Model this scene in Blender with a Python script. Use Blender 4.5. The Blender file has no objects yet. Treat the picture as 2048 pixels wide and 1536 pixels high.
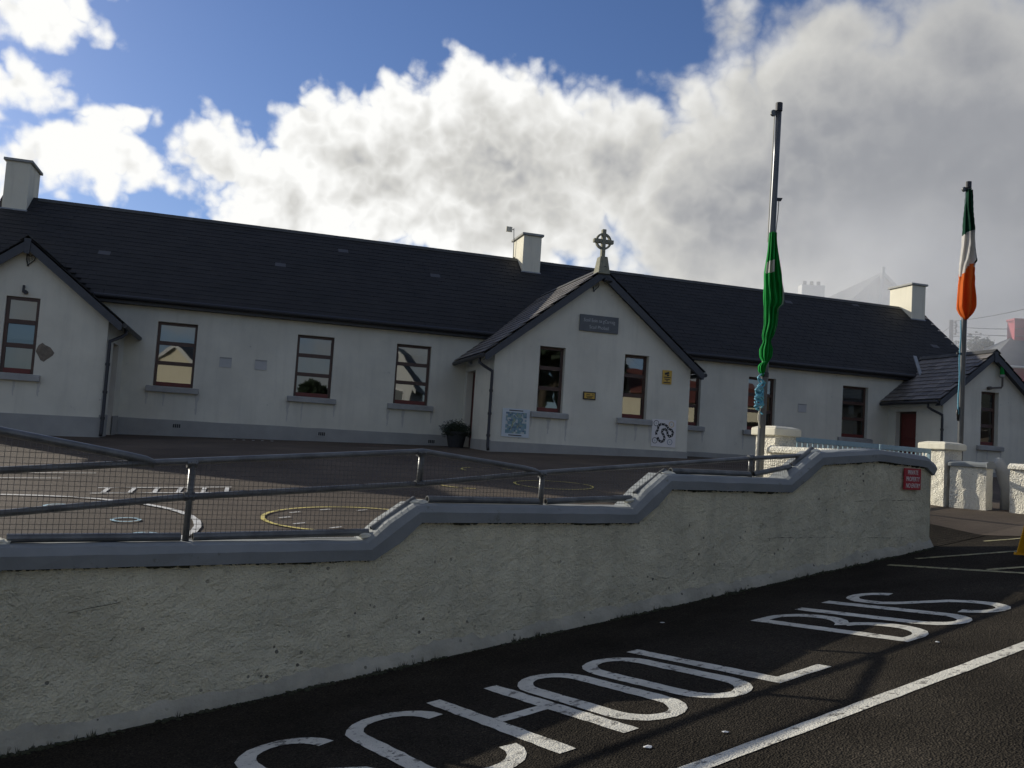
import bpy, math, random
from mathutils import Matrix, Vector, noise as mnoise
random.seed(7)
sc = bpy.context.scene
col = sc.collection

# ------------------------------------------------------------------ camera
YAW, PIT, ROL = math.radians(16.532), math.radians(3.984), math.radians(3.617)
_f = Vector((math.sin(YAW)*math.cos(PIT), math.cos(YAW)*math.cos(PIT), math.sin(PIT)))
_r0 = Vector((math.cos(YAW), -math.sin(YAW), 0)); _u0 = _r0.cross(_f)
_r = math.cos(ROL)*_r0 + math.sin(ROL)*_u0
_u = -math.sin(ROL)*_r0 + math.cos(ROL)*_u0
cam = bpy.data.cameras.new('camera'); camo = bpy.data.objects.new('camera', cam); col.objects.link(camo)
cam.lens = 31.194; cam.sensor_width = 36; cam.clip_start = .05; cam.clip_end = 6000
camo.matrix_world = Matrix(((_r.x, _u.x, -_f.x, 0), (_r.y, _u.y, -_f.y, 0), (_r.z, _u.z, -_f.z, 0), (0, 0, 0, 1)))
sc.camera = camo
sc.view_settings.view_transform = 'Standard'; sc.view_settings.look = 'None'
sc.view_settings.exposure = 0; sc.view_settings.gamma = 1
sc.view_settings.use_curve_mapping = False
sc.cycles.use_denoising = True
sc.cycles.volume_bounces = 3; sc.cycles.max_bounces = 5; sc.cycles.diffuse_bounces = 3; sc.cycles.transparent_max_bounces = 12

# ------------------------------------------------------------------ sun
SUNV = Vector((-1.65, 2.22, 1.0)).normalized()
SUN_EL = math.asin(SUNV.z); SUN_AZ = math.atan2(SUNV.x, SUNV.y)
sl = bpy.data.lights.new('sun', 'SUN'); slo = bpy.data.objects.new('sun', sl); col.objects.link(slo)
sl.energy = 5.0; sl.angle = math.radians(.53); sl.color = (1.0, .93, .80)
slo.rotation_euler = (-SUNV).to_track_quat('-Z', 'Y').to_euler()
slo.location = (-20, 25, 30)

# ------------------------------------------------------------------ world: nishita sky and cumulus
class NT:
    def __init__(s, tree): s.t = tree; s.n = tree.nodes; s.l = tree.links
    def put(s, sock, v):
        if hasattr(v, 'is_output'): s.l.new(v, sock)
        elif v is not None: sock.default_value = v
    def node(s, typ, **kw):
        n = s.n.new(typ)
        for k, v in kw.items(): setattr(n, k, v)
        return n
    def m(s, op, a, b=None, c=None, clamp=False):
        n = s.n.new('ShaderNodeMath'); n.operation = op; n.use_clamp = clamp
        for i, v in enumerate((a, b, c)):
            if v is not None: s.put(n.inputs[i], v)
        return n.outputs[0]
    def vm(s, op, a, b=None, scale=None):
        n = s.n.new('ShaderNodeVectorMath'); n.operation = op
        s.put(n.inputs[0], a)
        if b is not None: s.put(n.inputs[1], b)
        if scale is not None: s.put(n.inputs['Scale'], scale)
        return n
    def noise(s, vec, scale, detail=4, rough=.55, dist=0, color=False):
        n = s.n.new('ShaderNodeTexNoise'); s.put(n.inputs['Vector'], vec)
        n.inputs['Scale'].default_value = scale; n.inputs['Detail'].default_value = detail
        n.inputs['Roughness'].default_value = rough; n.inputs['Distortion'].default_value = dist
        return n.outputs['Color'] if color else n.outputs['Fac']
    def ramp(s, fac, stops, interp='LINEAR'):
        n = s.n.new('ShaderNodeValToRGB'); n.color_ramp.interpolation = interp
        e = n.color_ramp.elements
        while len(e) < len(stops): e.new(.5)
        for i, (p, c) in enumerate(stops):
            e[i].position = p; e[i].color = (c[0], c[1], c[2], 1) if hasattr(c, '__len__') else (c, c, c, 1)
        s.put(n.inputs[0], fac)
        return n.outputs[0]
    def mix(s, fac, a, b, mode='MIX'):
        n = s.n.new('ShaderNodeMix'); n.data_type = 'RGBA'; n.blend_type = mode
        s.put(n.inputs[0], fac)
        for i, v in ((6, a), (7, b)):
            if not hasattr(v, 'is_output') and len(v) == 3: v = (*v, 1)
            s.put(n.inputs[i], v)
        return n.outputs[2]
    def mr(s, v, a, b, c, d, typ='LINEAR'):
        n = s.n.new('ShaderNodeMapRange'); n.interpolation_type = typ
        s.put(n.inputs[0], v)
        for i, q in zip((1, 2, 3, 4), (a, b, c, d)): n.inputs[i].default_value = q
        return n.outputs[0]

world = bpy.data.worlds.new('World'); sc.world = world; world.use_nodes = True
W = NT(world.node_tree); W.n.clear()
SKY_STRENGTH = .10
# cumulus masses as (azimuth, elevation, half width, half height), radians on the sky
CLOUDS = [(0.2593,0.3048,0.1950,0.1268),(0.1237,0.2878,0.1528,0.1043),(0.0330,0.2303,0.1230,0.0960),(-0.0736,0.2997,0.0366,0.0237),(-0.0400,0.2790,0.0900,0.0440),(0.0528,0.3393,0.0538,0.0293),(0.1293,0.3589,0.0452,0.0349),(0.1995,0.3735,0.0515,0.0338),(0.2650,0.3861,0.0456,0.0383),(0.3234,0.3791,0.0364,0.0293),(0.3791,0.3161,0.1423,0.0958),(0.4210,0.3766,0.0424,0.0254),(0.5427,0.2705,0.1930,0.1466),(0.6707,0.2978,0.2477,0.1860),(0.7799,0.2621,0.2101,0.2368),(0.5229,0.4514,0.0439,0.0451),(0.6350,0.4399,0.1121,0.0620),(0.7625,0.4083,0.1535,0.1127),(0.4832,0.3691,0.0725,0.0451),(-0.2453,0.3788,0.0849,0.0349),(-0.2414,0.3184,0.0712,0.0349),(-0.2137,0.2610,0.0671,0.0507),(-0.1702,0.3109,0.0681,0.0192),(-0.1905,0.2305,0.0434,0.0147),(-0.1407,0.2753,0.0586,0.0147),(-0.1721,0.4019,0.0368,0.0147),(-0.2447,0.2402,0.0348,0.0507)]

dirn = W.node('ShaderNodeTexCoord').outputs['Generated']
warp = W.vm('SCALE', W.vm('SUBTRACT', W.noise(dirn, 9, 2, .5, color=True), (.5, .5, .5)).outputs[0], scale=.045).outputs[0]
sp = W.node('ShaderNodeSeparateXYZ'); W.l.new(W.vm('ADD', dirn, warp).outputs[0], sp.inputs[0])
az = W.m('ARCTAN2', sp.outputs[0], sp.outputs[1]); el = W.m('ARCSINE', sp.outputs[2])
ae = W.node('ShaderNodeCombineXYZ'); W.l.new(az, ae.inputs[0]); W.l.new(el, ae.inputs[1]); ae = ae.outputs[0]
acc = None
for a_, e_, rx, ry in CLOUDS:
    k = math.sqrt(rx*ry)*9
    q = W.vm('DISTANCE', W.vm('MULTIPLY', ae, (1/rx, 1/ry, 0)).outputs[0], (a_/rx, e_/ry, 0)).outputs['Value']
    fld = W.m('MULTIPLY_ADD', q, -k, k)
    acc = fld if acc is None else W.m('SMOOTH_MAX', acc, fld, .12)
# unseen rest of the sky: cloud cover added to neutralise the light in the shade
n2 = W.noise(dirn, 4.2, 3, .5)
gen = W.m('MULTIPLY_ADD', n2, 3.2, -1.40)
away = W.mr(W.m('ABSOLUTE', W.m('SUBTRACT', az, .25)), .62, .85, -2, 0)
acc = W.m('MAXIMUM', acc, W.m('ADD', gen, away))
cosS = W.vm('DOT_PRODUCT', dirn, tuple(SUNV)).outputs['Value']
near = W.mr(cosS, .25, .80, 0, 1, 'SMOOTHSTEP')
def billow(vec):
    a_ = W.m('ABSOLUTE', W.m('MULTIPLY_ADD', W.noise(vec, 13, 1, .5), 2, -1)); b_ = W.m('ABSOLUTE', W.m('MULTIPLY_ADD', W.noise(vec, 31, 2, .55), 2, -1))
    return W.m('ADD', a_, W.m('MULTIPLY', b_, .55))
n1 = billow(dirn)
n1s = billow(W.vm('ADD', dirn, tuple(SUNV*.012 + Vector((0, 0, .010)))).outputs[0])
n3 = W.noise(dirn, 40, 4, .6)
F0 = W.m('ADD', W.m('ADD', acc, W.m('MULTIPLY_ADD', n3, .35, -.21)), W.m('ADD', W.m('MULTIPLY', W.m('MULTIPLY_ADD', n1, .75, -.17), W.m('MULTIPLY_ADD', near, .55, .50)), W.m('MULTIPLY_ADD', n2, .5, -.27)))
sky = W.node('ShaderNodeTexSky', sky_type='NISHITA'); sky.sun_disc = False
sky.sun_elevation = SUN_EL; sky.sun_rotation = SUN_AZ
sky.air_density = 1.0; sky.dust_density = .5; sky.ozone_density = 2.6; sky.altitude = 60
soft = W.m('MULTIPLY_ADD', near, -.40, .66)
dens = W.m('DIVIDE', W.m('ADD', F0, .02), soft, clamp=True)
dens = W.m('MULTIPLY', W.m('MULTIPLY', dens, dens), W.m('MULTIPLY_ADD', dens, -2, 3))
lit = W.mr(W.m('SUBTRACT', n1, n1s), -.28, .28, 0, 1)
thick = W.mr(F0, .10, 1.10, 1, 0)
b = W.m('ADD', W.m('MULTIPLY', thick, .55), W.m('MULTIPLY', lit, W.m('MULTIPLY_ADD', near, .36, .10)))
b = W.m('MULTIPLY', b, W.m('MULTIPLY_ADD', near, .46, .50))
b = W.m('ADD', b, W.m('MULTIPLY_ADD', near, .07, .31))
ccol = W.ramp(b, [(0, (.19, .205, .24)), (.35, (.335, .345, .37)), (.62, (.64, .635, .61)), (.95, (1.0, 1.0, .98))])
ccol = W.vm('SCALE', ccol, scale=1/SKY_STRENGTH).outputs[0]
skyc = W.vm('MULTIPLY', sky.outputs[0], (.66, .745, .99)).outputs[0]
fin = W.mix(dens, skyc, ccol)
bg = W.node('ShaderNodeBackground'); W.l.new(fin, bg.inputs[0]); bg.inputs[1].default_value = SKY_STRENGTH
wo = W.node('ShaderNodeOutputWorld'); W.l.new(bg.outputs[0], wo.inputs[0])
world.cycles.sampling_method = 'NONE'

# ------------------------------------------------------------------ materials
MATS = {}
def pbr(name, c1, c2=None, nscale=3.0, rough=.8, metal=0.0, bump=None, speck=None, streak=None, spec=.5, rand=0.0, detail=5, wear=None, macro=None):
    """c1..c2 mixed by noise; bump = list of (scale, strength, distance, kind); speck = (scale, threshold, colour); streak = (colour, amount)"""
    m = bpy.data.materials.new(name); m.use_nodes = True; T = NT(m.node_tree); T.n.clear()
    out = T.node('ShaderNodeOutputMaterial'); bs = T.node('ShaderNodeBsdfPrincipled'); T.l.new(bs.outputs[0], out.inputs[0])
    co = T.node('ShaderNodeTexCoord').outputs['Object']
    c = (*c1, 1)
    if c2 is not None:
        fac = T.mr(T.noise(co, nscale, detail, .6), .3, .7, 0, 1)
        c = T.mix(fac, c1, c2)
    if streak:
        mp = T.node('ShaderNodeMapping'); T.l.new(co, mp.inputs[0]); mp.inputs['Scale'].default_value = (3.2, 3.2, .28)
        fs = T.mr(T.noise(mp.outputs[0], 1.6, 6, .65), .5, .78, 0, streak[1])
        c = T.mix(fs, c, streak[0])
    if speck:
        vo = T.node('ShaderNodeTexVoronoi'); T.l.new(co, vo.inputs[0]); vo.inputs['Scale'].default_value = speck[0]
        fs = T.m('MULTIPLY', T.m('LESS_THAN', vo.outputs['Distance'], speck[1]), T.mr(T.noise(co, speck[0]*.22, 2), .45, .6, 0, speck[3] if len(speck) > 3 else .9))
        c = T.mix(fs, c, speck[2])
    if wear:
        fw = T.mr(T.noise(co, wear[0], 8, .72), wear[1], wear[1]+.06, 0, wear[3])
        c = T.mix(fw, c, wear[2])
    if macro:
        km = T.mr(T.noise(co, macro[0], 4, .6), .3, .7, 1-macro[1], 1+macro[1])
        hs = T.node('ShaderNodeHueSaturation'); T.put(hs.inputs['Color'], c); T.l.new(km, hs.inputs['Value']); c = hs.outputs[0]
    if rand:
        oi = T.node('ShaderNodeObjectInfo')
        k = T.mr(oi.outputs['Random'], 0, 1, 1-rand, 1+rand)
        hsv = T.node('ShaderNodeHueSaturation'); T.put(hsv.inputs['Color'], c); T.l.new(k, hsv.inputs['Value']); c = hsv.outputs[0]
    T.put(bs.inputs['Base Color'], c)
    bs.inputs['Roughness'].default_value = rough; bs.inputs['Metallic'].default_value = metal
    bs.inputs['Specular IOR Level'].default_value = spec
    if bump:
        prev = None
        for scl, st, dist, kind in bump:
            if kind == 'V':
                vo = T.node('ShaderNodeTexVoronoi'); T.l.new(co, vo.inputs[0]); vo.inputs['Scale'].default_value = scl; h = vo.outputs['Distance']
            else: h = T.noise(co, scl, 4, .6)
            bn = T.node('ShaderNodeBump'); bn.inputs['Strength'].default_value = st; bn.inputs['Distance'].default_value = dist
            T.l.new(h, bn.inputs['Height'])
            if prev is not None: T.l.new(prev, bn.inputs['Normal'])
            prev = bn.outputs[0]
        T.l.new(prev, bs.inputs['Normal'])
    MATS[name] = m
    return m
pbr('render_white', (.71, .69, .58), (.595, .58, .49), .8, .9, bump=[(60, .25, .004, 'N'), (3, .4, .015, 'N')], streak=((.36, .36, .32), .26), wear=(3.2, .66, (.40, .39, .34), .5), macro=(.5, .07), speck=(2.2, .035, (.2, .2, .19), .6), spec=.2)
pbr('render_cream', (.78, .74, .60), (.70, .665, .54), 1.1, .9, bump=[(55, .5, .006, 'N')], streak=((.38, .35, .27), .45), spec=.2)
pbr('stain', (.53, .52, .465), (.47, .46, .41), 9, .9)
pbr('vent_paint', (.50, .50, .48), (.44, .445, .43), 5, .85)
pbr('plinth_grey', (.36, .36, .335), (.29, .292, .275), 2.0, .9, bump=[(50, .3, .004, 'N')], spec=.2)
pbr('roughcast', (.70, .66, .49), (.58, .555, .42), 1.1, .95, bump=[(13, .8, .03, 'N'), (34, .9, .018, 'N'), (75, .6, .009, 'V')], streak=((.27, .27, .20), .35), macro=(2.6, .10), wear=(5, .64, (.23, .21, .14), .55), speck=(9, .12, (.10, .10, .085), .85), spec=.15)
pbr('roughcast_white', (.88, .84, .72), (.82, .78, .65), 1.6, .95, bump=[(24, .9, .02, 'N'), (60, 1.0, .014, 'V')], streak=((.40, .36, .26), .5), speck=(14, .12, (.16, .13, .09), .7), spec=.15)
pbr('skirt', (.50, .48, .39), (.33, .32, .26), 4.0, .9, bump=[(30, .8, .012, 'N')], speck=(12, .15, (.05, .055, .045), .8), spec=.2)
pbr('coping', (.27, .29, .295), (.19, .205, .205), 1.8, .75, wear=(6, .60, (.13, .13, .115), .7), bump=[(40, .35, .005, 'N'), (5, .3, .01, 'N')], streak=((.22, .24, .25), .4), spec=.35)
pbr('concrete', (.40, .40, .38), (.28, .285, .27), 3, .9, bump=[(50, .4, .004, 'N')], spec=.2)
pbr('stone_cross', (.30, .29, .22), (.20, .20, .15), 9, .9, bump=[(40, .5, .006, 'N')], spec=.2)
pbr('slate_shaded', (.021, .0205, .0205), (.013, .0133, .0135), 1.7, .75, bump=[(30, .3, .004, 'N')], rand=.3, spec=.35)  # roof slate darkened for the slopes in shade
pbr('slate_sunlit', (.17, .155, .14), (.085, .08, .075), 4.0, .55, bump=[(30, .35, .004, 'N')], rand=.35, spec=.5)  # same slate, sunlight on the left gable slopes put into the colour
pbr('slate_pale', (.07, .07, .074), (.055, .056, .06), 6.0, .6, bump=[(30, .3, .004, 'N')])
pbr('ridge_dark', (.035, .035, .038), (.06, .062, .055), 3, .8, bump=[(30, .4, .004, 'N')], rand=.25)
pbr('lead', (.34, .36, .38), (.24, .26, .28), 6, .6)
pbr('black_plastic', (.018, .018, .02), None, rough=.45)
pbr('barge', (.060, .066, .075), (.045, .05, .058), 4, .6, bump=[(20, .2, .004, 'N')])
pbr('timber_brown', (.075, .038, .026), (.055, .028, .020), 7, .45)
pbr('timber_red', (.14, .022, .016), (.10, .018, .014), 6, .5)
pbr('interior', (.16, .15, .13), (.10, .095, .085), .8, .95)
pbr('blind', (.50, .50, .47), None, rough=.9)
pbr('paper', (.75, .75, .72), None, rough=.9)
pbr('asphalt', (.013, .0117, .010), (.052, .0445, .034), 70, .9, bump=[(85, 1.0, .010, 'V'), (6, .2, .01, 'N')], speck=(75, .24, (.12, .10, .075), .7), spec=.04, detail=2, macro=(.9, .35))
pbr('yard_tarmac', (.118, .095, .074), (.084, .069, .056), .9, .85, macro=(.35, .22), bump=[(150, .9, .006, 'V'), (4, .2, .01, 'N')], speck=(140, .20, (.22, .19, .16), .5), spec=.08)
pbr('ground_grass', (.040, .045, .024), (.026, .030, .018), .5, .95)
pbr('road_white', (.64, .62, .54), (.52, .505, .44), 6, .75, bump=[(85, .8, .006, 'V')], speck=(16, .17, (.05, .048, .045), .9), spec=.2, wear=(11, .555, (.10, .092, .08), .85), macro=(2.2, .14))
pbr('road_yellow', (.36, .33, .18), (.26, .24, .14), 5, .75, wear=(13, .53, (.03, .028, .025), .85), bump=[(130, .5, .004, 'V')], speck=(24, .22, (.06, .058, .055), .9), spec=.3)
pbr('yard_white', (.62, .62, .60), (.42, .41, .39), 5, .8, speck=(14, .22, (.11, .10, .09), .9))
pbr('yard_yellow', (.62, .50, .10), (.45, .38, .12), 5, .8, speck=(14, .22, (.11, .10, .09), .9))
pbr('yard_blue', (.25, .42, .50), None, rough=.8, speck=(14, .3, (.11, .10, .09), .9))
pbr('yard_red', (.26, .10, .07), (.16, .09, .07), 5, .8, speck=(14, .3, (.11, .10, .09), .9))
pbr('galvanised', (.17, .175, .172), (.11, .115, .112), 9, .42, metal=.35, macro=(5, .3), bump=[(60, .25, .002, 'N')])
pbr('wire', (.16, .15, .14), None, rough=.5, metal=.6)
pbr('pole_metal', (.13, .135, .14), (.09, .095, .10), 6, .34, metal=.5)
pbr('gate_blue', (.30, .44, .50), (.23, .36, .42), 8, .5, bump=[(60, .2, .002, 'N')])
pbr('flag_green', (.025, .42, .09), (.016, .30, .06), 5, .75)
pbr('flag_dark_green', (.012, .075, .045), (.010, .055, .032), 5, .8)
pbr('flag_white', (.74, .72, .68), (.66, .64, .6), 4, .8)
pbr('flag_orange', (.80, .19, .035), (.70, .15, .025), 4, .75)
pbr('rope_blue', (.11, .36, .47), (.07, .25, .36), 30, .7)
pbr('rope_pale', (.55, .52, .42), None, rough=.8)
pbr('sign_red', (.42, .012, .025), (.34, .012, .025), 6, .4)
pbr('sign_white', (.72, .70, .68), None, rough=.5)
pbr('sign_grey', (.13, .14, .145), (.10, .11, .115), 6, .7)
pbr('sign_letter', (.46, .47, .46), None, rough=.7)
pbr('sign_yellow', (.62, .40, .06), (.52, .33, .06), 6, .5)
pbr('sign_black', (.02, .02, .02), None, rough=.5)
pbr('caution_yellow', (.80, .42, .02), (.70, .36, .02), 5, .45)
pbr('poster_white', (.58, .64, .66), (.52, .58, .61), 3, .5)
for i, cc in enumerate([(.15, .27, .30), (.26, .34, .28), (.20, .31, .36), (.48, .52, .50), (.11, .17, .24), (.36, .38, .20)]):
    pbr('poster_tint_%d' % i, cc, None, rough=.5)
pbr('moss', (.035, .042, .02), (.05, .05, .03), 20, .95)
pbr('leaf', (.022, .040, .016), (.012, .024, .010), 6, .7, rand=.2)
pbr('bark', (.06, .045, .03), None, rough=.9)
pbr('pot', (.030, .032, .034), (.022, .023, .025), 5, .7)
pbr('house_cream', (.70, .64, .48), (.64, .58, .44), 1, .9)
pbr('house_white', (.62, .62, .60), (.55, .55, .54), 1, .9)
pbr('house_red', (.42, .10, .12), (.36, .09, .10), 1, .9)
pbr('roof_red', (.15, .045, .035), (.11, .035, .03), 2, .8)
pbr('house_slate', (.12, .125, .13), (.09, .095, .10), 2, .7)
pbr('wood_pole', (.13, .115, .10), (.10, .09, .08), 5, .9)
pbr('plaster_bare', (.24, .20, .15), (.14, .12, .095), 14, .95, bump=[(30, .9, .015, 'N')])
def glass():
    m = bpy.data.materials.new('window_glass'); m.use_nodes = True; T = NT(m.node_tree); T.n.clear()
    out = T.node('ShaderNodeOutputMaterial'); mx = T.node('ShaderNodeMixShader')
    tr = T.node('ShaderNodeBsdfTransparent'); tr.inputs[0].default_value = (.62, .68, .68, 1)
    gl = T.node('ShaderNodeBsdfGlossy'); gl.inputs['Roughness'].default_value = .015; gl.inputs['Color'].default_value = (.92, .95, .95, 1)
    fr = T.node('ShaderNodeFresnel'); fr.inputs[0].default_value = 2.3
    co = T.node('ShaderNodeTexCoord').outputs['Object']
    bn = T.node('ShaderNodeBump'); bn.inputs['Strength'].default_value = .05; bn.inputs['Distance'].default_value = .02
    T.l.new(T.noise(co, 1.7, 1, .4), bn.inputs['Height']); T.l.new(bn.outputs[0], gl.inputs['Normal'])
    T.l.new(fr.outputs[0], mx.inputs[0]); T.l.new(tr.outputs[0], mx.inputs[1]); T.l.new(gl.outputs[0], mx.inputs[2])
    T.l.new(mx.outputs[0], out.inputs[0]); MATS['window_glass'] = m
glass()
for nm_ in ('flag_green', 'flag_dark_green', 'flag_white', 'flag_orange'):  # thin cloth lets light through
    T = NT(MATS[nm_].node_tree); bs = [n_ for n_ in T.n if n_.type == 'BSDF_PRINCIPLED'][0]; out = [n_ for n_ in T.n if n_.type == 'OUTPUT_MATERIAL'][0]
    tl = T.node('ShaderNodeBsdfTranslucent'); mx = T.node('ShaderNodeMixShader'); mx.inputs[0].default_value = .42
    T.l.new(bs.inputs['Base Color'].links[0].from_socket, tl.inputs[0]); bs.inputs['Specular IOR Level'].default_value = .1
    T.l.new(bs.outputs[0], mx.inputs[1]); T.l.new(tl.outputs[0], mx.inputs[2]); T.l.new(mx.outputs[0], out.inputs[0])
def M(n): return MATS[n]

# ------------------------------------------------------------------ builders
def tag(o, label=None, cat=None, group=None, kind=None):
    if label: o['label'] = label
    if cat: o['category'] = cat
    if group: o['group'] = group
    if kind: o['kind'] = kind
    return o
WLOC = {}
def adopt(o, parent):
    o.parent = parent
    if parent is not None:
        o.matrix_parent_inverse = Matrix.Translation(-WLOC.get(parent.name, Vector()))
def thing(name, loc, label, cat, group=None):
    o = bpy.data.objects.new(name, None); col.objects.link(o); o.location = loc; o.empty_display_size = .2
    WLOC[o.name] = Vector(loc)
    return tag(o, label, cat, group)
class MB:
    def __init__(s): s.v = []; s.f = []; s.mi = []
    def add(s, vs, fs, mi=0):
        k = len(s.v); s.v += [tuple(p) for p in vs]
        for f in fs: s.f.append(tuple(i+k for i in f)); s.mi.append(mi)
        return s
    def quad(s, a, b, c, d, mi=0): return s.add([a, b, c, d], [(0, 1, 2, 3)], mi)
    def box(s, p0, p1, mi=0):
        (x0, y0, z0), (x1, y1, z1) = p0, p1
        return s.add([(x0,y0,z0),(x1,y0,z0),(x1,y1,z0),(x0,y1,z0),(x0,y0,z1),(x1,y0,z1),(x1,y1,z1),(x0,y1,z1)],
                     [(3,2,1,0),(4,5,6,7),(0,1,5,4),(1,2,6,5),(2,3,7,6),(3,0,4,7)], mi)
    def hexa(s, p, mi=0):  # 8 points: bottom 4 ccw, top 4
        return s.add(p, [(3,2,1,0),(4,5,6,7),(0,1,5,4),(1,2,6,5),(2,3,7,6),(3,0,4,7)], mi)
    def obox(s, c, ax, ay, az, mi=0):  # centre and three half axes
        c, ax, ay, az = map(Vector, (c, ax, ay, az))
        return s.hexa([c-ax-ay-az, c+ax-ay-az, c+ax+ay-az, c-ax+ay-az, c-ax-ay+az, c+ax-ay+az, c+ax+ay+az, c-ax+ay+az], mi)
    def prism(s, pts, ext, mi=0):  # polygon extruded by vector
        n = len(pts); e = Vector(ext); P = [Vector(p) for p in pts]
        return s.add(P + [p+e for p in P], [tuple(range(n))[::-1], tuple(range(n, 2*n))] + [(i, (i+1) % n, n+(i+1) % n, n+i) for i in range(n)], mi)
    def tube(s, path, r, n=8, cap=True, mi=0, r2=None):
        P = [Vector(p) for p in path]; k0 = len(s.v); rings = []
        up = None
        for i, p in enumerate(P):
            t = (P[min(i+1, len(P)-1)] - P[max(i-1, 0)]).normalized()
            if up is None: up = Vector((0, 0, 1)) if abs(t.z) < .9 else Vector((1, 0, 0))
            a = t.cross(up).normalized(); bb = a.cross(t).normalized(); up = bb
            rr = r if r2 is None else r + (r2-r)*i/(len(P)-1)
            if callable(r): rr = r(i/(len(P)-1))
            rings.append([p + a*math.cos(2*math.pi*j/n)*rr + bb*math.sin(2*math.pi*j/n)*rr for j in range(n)])
        vs = [q for R_ in rings for q in R_]
        fs = [(i*n+j, i*n+(j+1) % n, (i+1)*n+(j+1) % n, (i+1)*n+j) for i in range(len(P)-1) for j in range(n)]
        if cap: fs += [tuple(range(n))[::-1], tuple((len(P)-1)*n+j for j in range(n))]
        return s.add(vs, fs, mi)
    def pipe(s, p0, p1, r, ri, n=12):  # hollow pipe with open ends
        p0, p1 = Vector(p0), Vector(p1); s.tube([p0, p1], r, n, False); s.tube([p0, p1], ri, n, False)
        k = len(s.v)-4*n
        for e in (0, 1):
            o0 = k+e*n; i0 = k+2*n+e*n
            for j in range(n):
                s.f.append((o0+j, o0+(j+1) % n, i0+(j+1) % n, i0+j)); s.mi.append(0)
        return s
    def sphere(s, c, r, nu=8, nv=6, sq=(1, 1, 1), mi=0, jit=0):
        c = Vector(c); vs = [c+Vector((0, 0, -r*sq[2]))]
        for i in range(1, nv):
            th = math.pi*i/nv
            for j in range(nu):
                ph = 2*math.pi*j/nu; q = 1+random.uniform(-jit, jit)
                vs.append(c+Vector((math.sin(th)*math.cos(ph)*sq[0], math.sin(th)*math.sin(ph)*sq[1], -math.cos(th)*sq[2]))*r*q)
        vs.append(c+Vector((0, 0, r*sq[2]))); fs = []
        for j in range(nu): fs.append((0, 1+(j+1) % nu, 1+j)); fs.append((len(vs)-1, 1+(nv-2)*nu+j, 1+(nv-2)*nu+(j+1) % nu))
        for i in range(nv-2):
            for j in range(nu): fs.append((1+i*nu+j, 1+i*nu+(j+1) % nu, 1+(i+1)*nu+(j+1) % nu, 1+(i+1)*nu+j))
        return s.add(vs, fs, mi)
    def mesh(s, name, mats, smooth=False):
        me = bpy.data.meshes.new(name); me.from_pydata(s.v, [], s.f); me.update()
        for q in (mats if isinstance(mats, (list, tuple)) else [mats]): me.materials.append(M(q))
        if isinstance(mats, (list, tuple)) and len(mats) > 1: me.polygons.foreach_set('material_index', s.mi)
        if smooth: me.polygons.foreach_set('use_smooth', [True]*len(me.polygons))
        return me
    def build(s, name, mats, parent=None, smooth=False, bevel=0):
        o = bpy.data.objects.new(name, s.mesh(name, mats, smooth)); col.objects.link(o); adopt(o, parent)
        if bevel:
            b_ = o.modifiers.new('bevel', 'BEVEL'); b_.width = bevel; b_.segments = 2; b_.limit_method = 'ANGLE'
        return o
def place(name, me, mw, parent):
    o = bpy.data.objects.new(name, me); col.objects.link(o); adopt(o, parent); o.matrix_basis = mw
    return o
def text_mesh(body, size, mat, parent, name, mw, align='CENTER', shear=0, xs=1.0, extrude=.0015):
    cu = bpy.data.curves.new(name, 'FONT'); cu.body = body; cu.size = size; cu.align_x = align; cu.align_y = 'CENTER'
    cu.extrude = extrude; cu.shear = shear; cu.resolution_u = 3
    t = bpy.data.objects.new(name, cu); col.objects.link(t)
    dg = bpy.context.evaluated_depsgraph_get(); me = bpy.data.meshes.new_from_object(t.evaluated_get(dg))
    bpy.data.objects.remove(t); me.materials.clear(); me.materials.append(M(mat))
    o = bpy.data.objects.new(name, me); col.objects.link(o); adopt(o, parent)
    o.matrix_basis = mw @ Matrix.Diagonal((xs, 1, 1, 1))
    return o
def frame(o, ax, ay, az):
    return Matrix(((ax[0], ay[0], az[0], o[0]), (ax[1], ay[1], az[1], o[1]), (ax[2], ay[2], az[2], o[2]), (0, 0, 0, 1)))

# ------------------------------------------------------------------ terrain frame: the road climbs to the right along D, the yard lies behind the wall
DX, DY = .9547, .2974
WC = 6.09                       # distance from the viewer's line to the face of the boundary wall
def xy(a, c): return (a*DX - c*DY, a*DY + c*DX)
def ac(x, y): return (x*DX + y*DY, -x*DY + y*DX)
def rz(x, y): return -1.532 + .136*x - .052*y
def yz(x, y):
    return -.31 + .025*min(x, 11.0) + (.05 if y < 21 else .02)*(y-21)
def yardz(x, y):
    a, c = ac(x, y)
    z = yz(x, y)
    if 9.2 < a and c < 7.7:
        t = max(0, min(1, (c-6.12)/1.58)); k = min(1, (a-9.2)/1.0)
        z = z*(1-k) + k*(rz(*xy(a, 6.12))*(1-t) + yz(*xy(a, 7.7))*t)
    return z
def sm(t): t = max(0, min(1, t)); return t*t*(3-2*t)
def groundz(x, y):
    a, c = ac(x, y)
    t = -1.53 + .115*max(-70, min(95, a)) - .08*max(-8, min(6, c)) - .35
    t += 4.0*sm((-c-11)/60)
    k = sm((x+26)/12)*sm((40-x)/12)*sm((y-2)/6)*sm((46-y)/10)
    t = t*(1-k) + k*min(t, yz(x, y)-.3)
    d_ = math.hypot(x, y)
    return t + max(0, d_-150)*.01*math.sin(x*.006+1)*math.cos(y*.005)
cs = [math.copysign(1, i)*(abs(i)*2.2 + (abs(i)/9)**4.2*1.5) for i in range(-46, 47)]
g = MB(); n = len(cs)
g.add([(x, y, groundz(x, y)) for y in cs for x in cs], [(j*n+i, j*n+i+1, (j+1)*n+i+1, (j+1)*n+i) for j in range(n-1) for i in range(n-1)])
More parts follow.
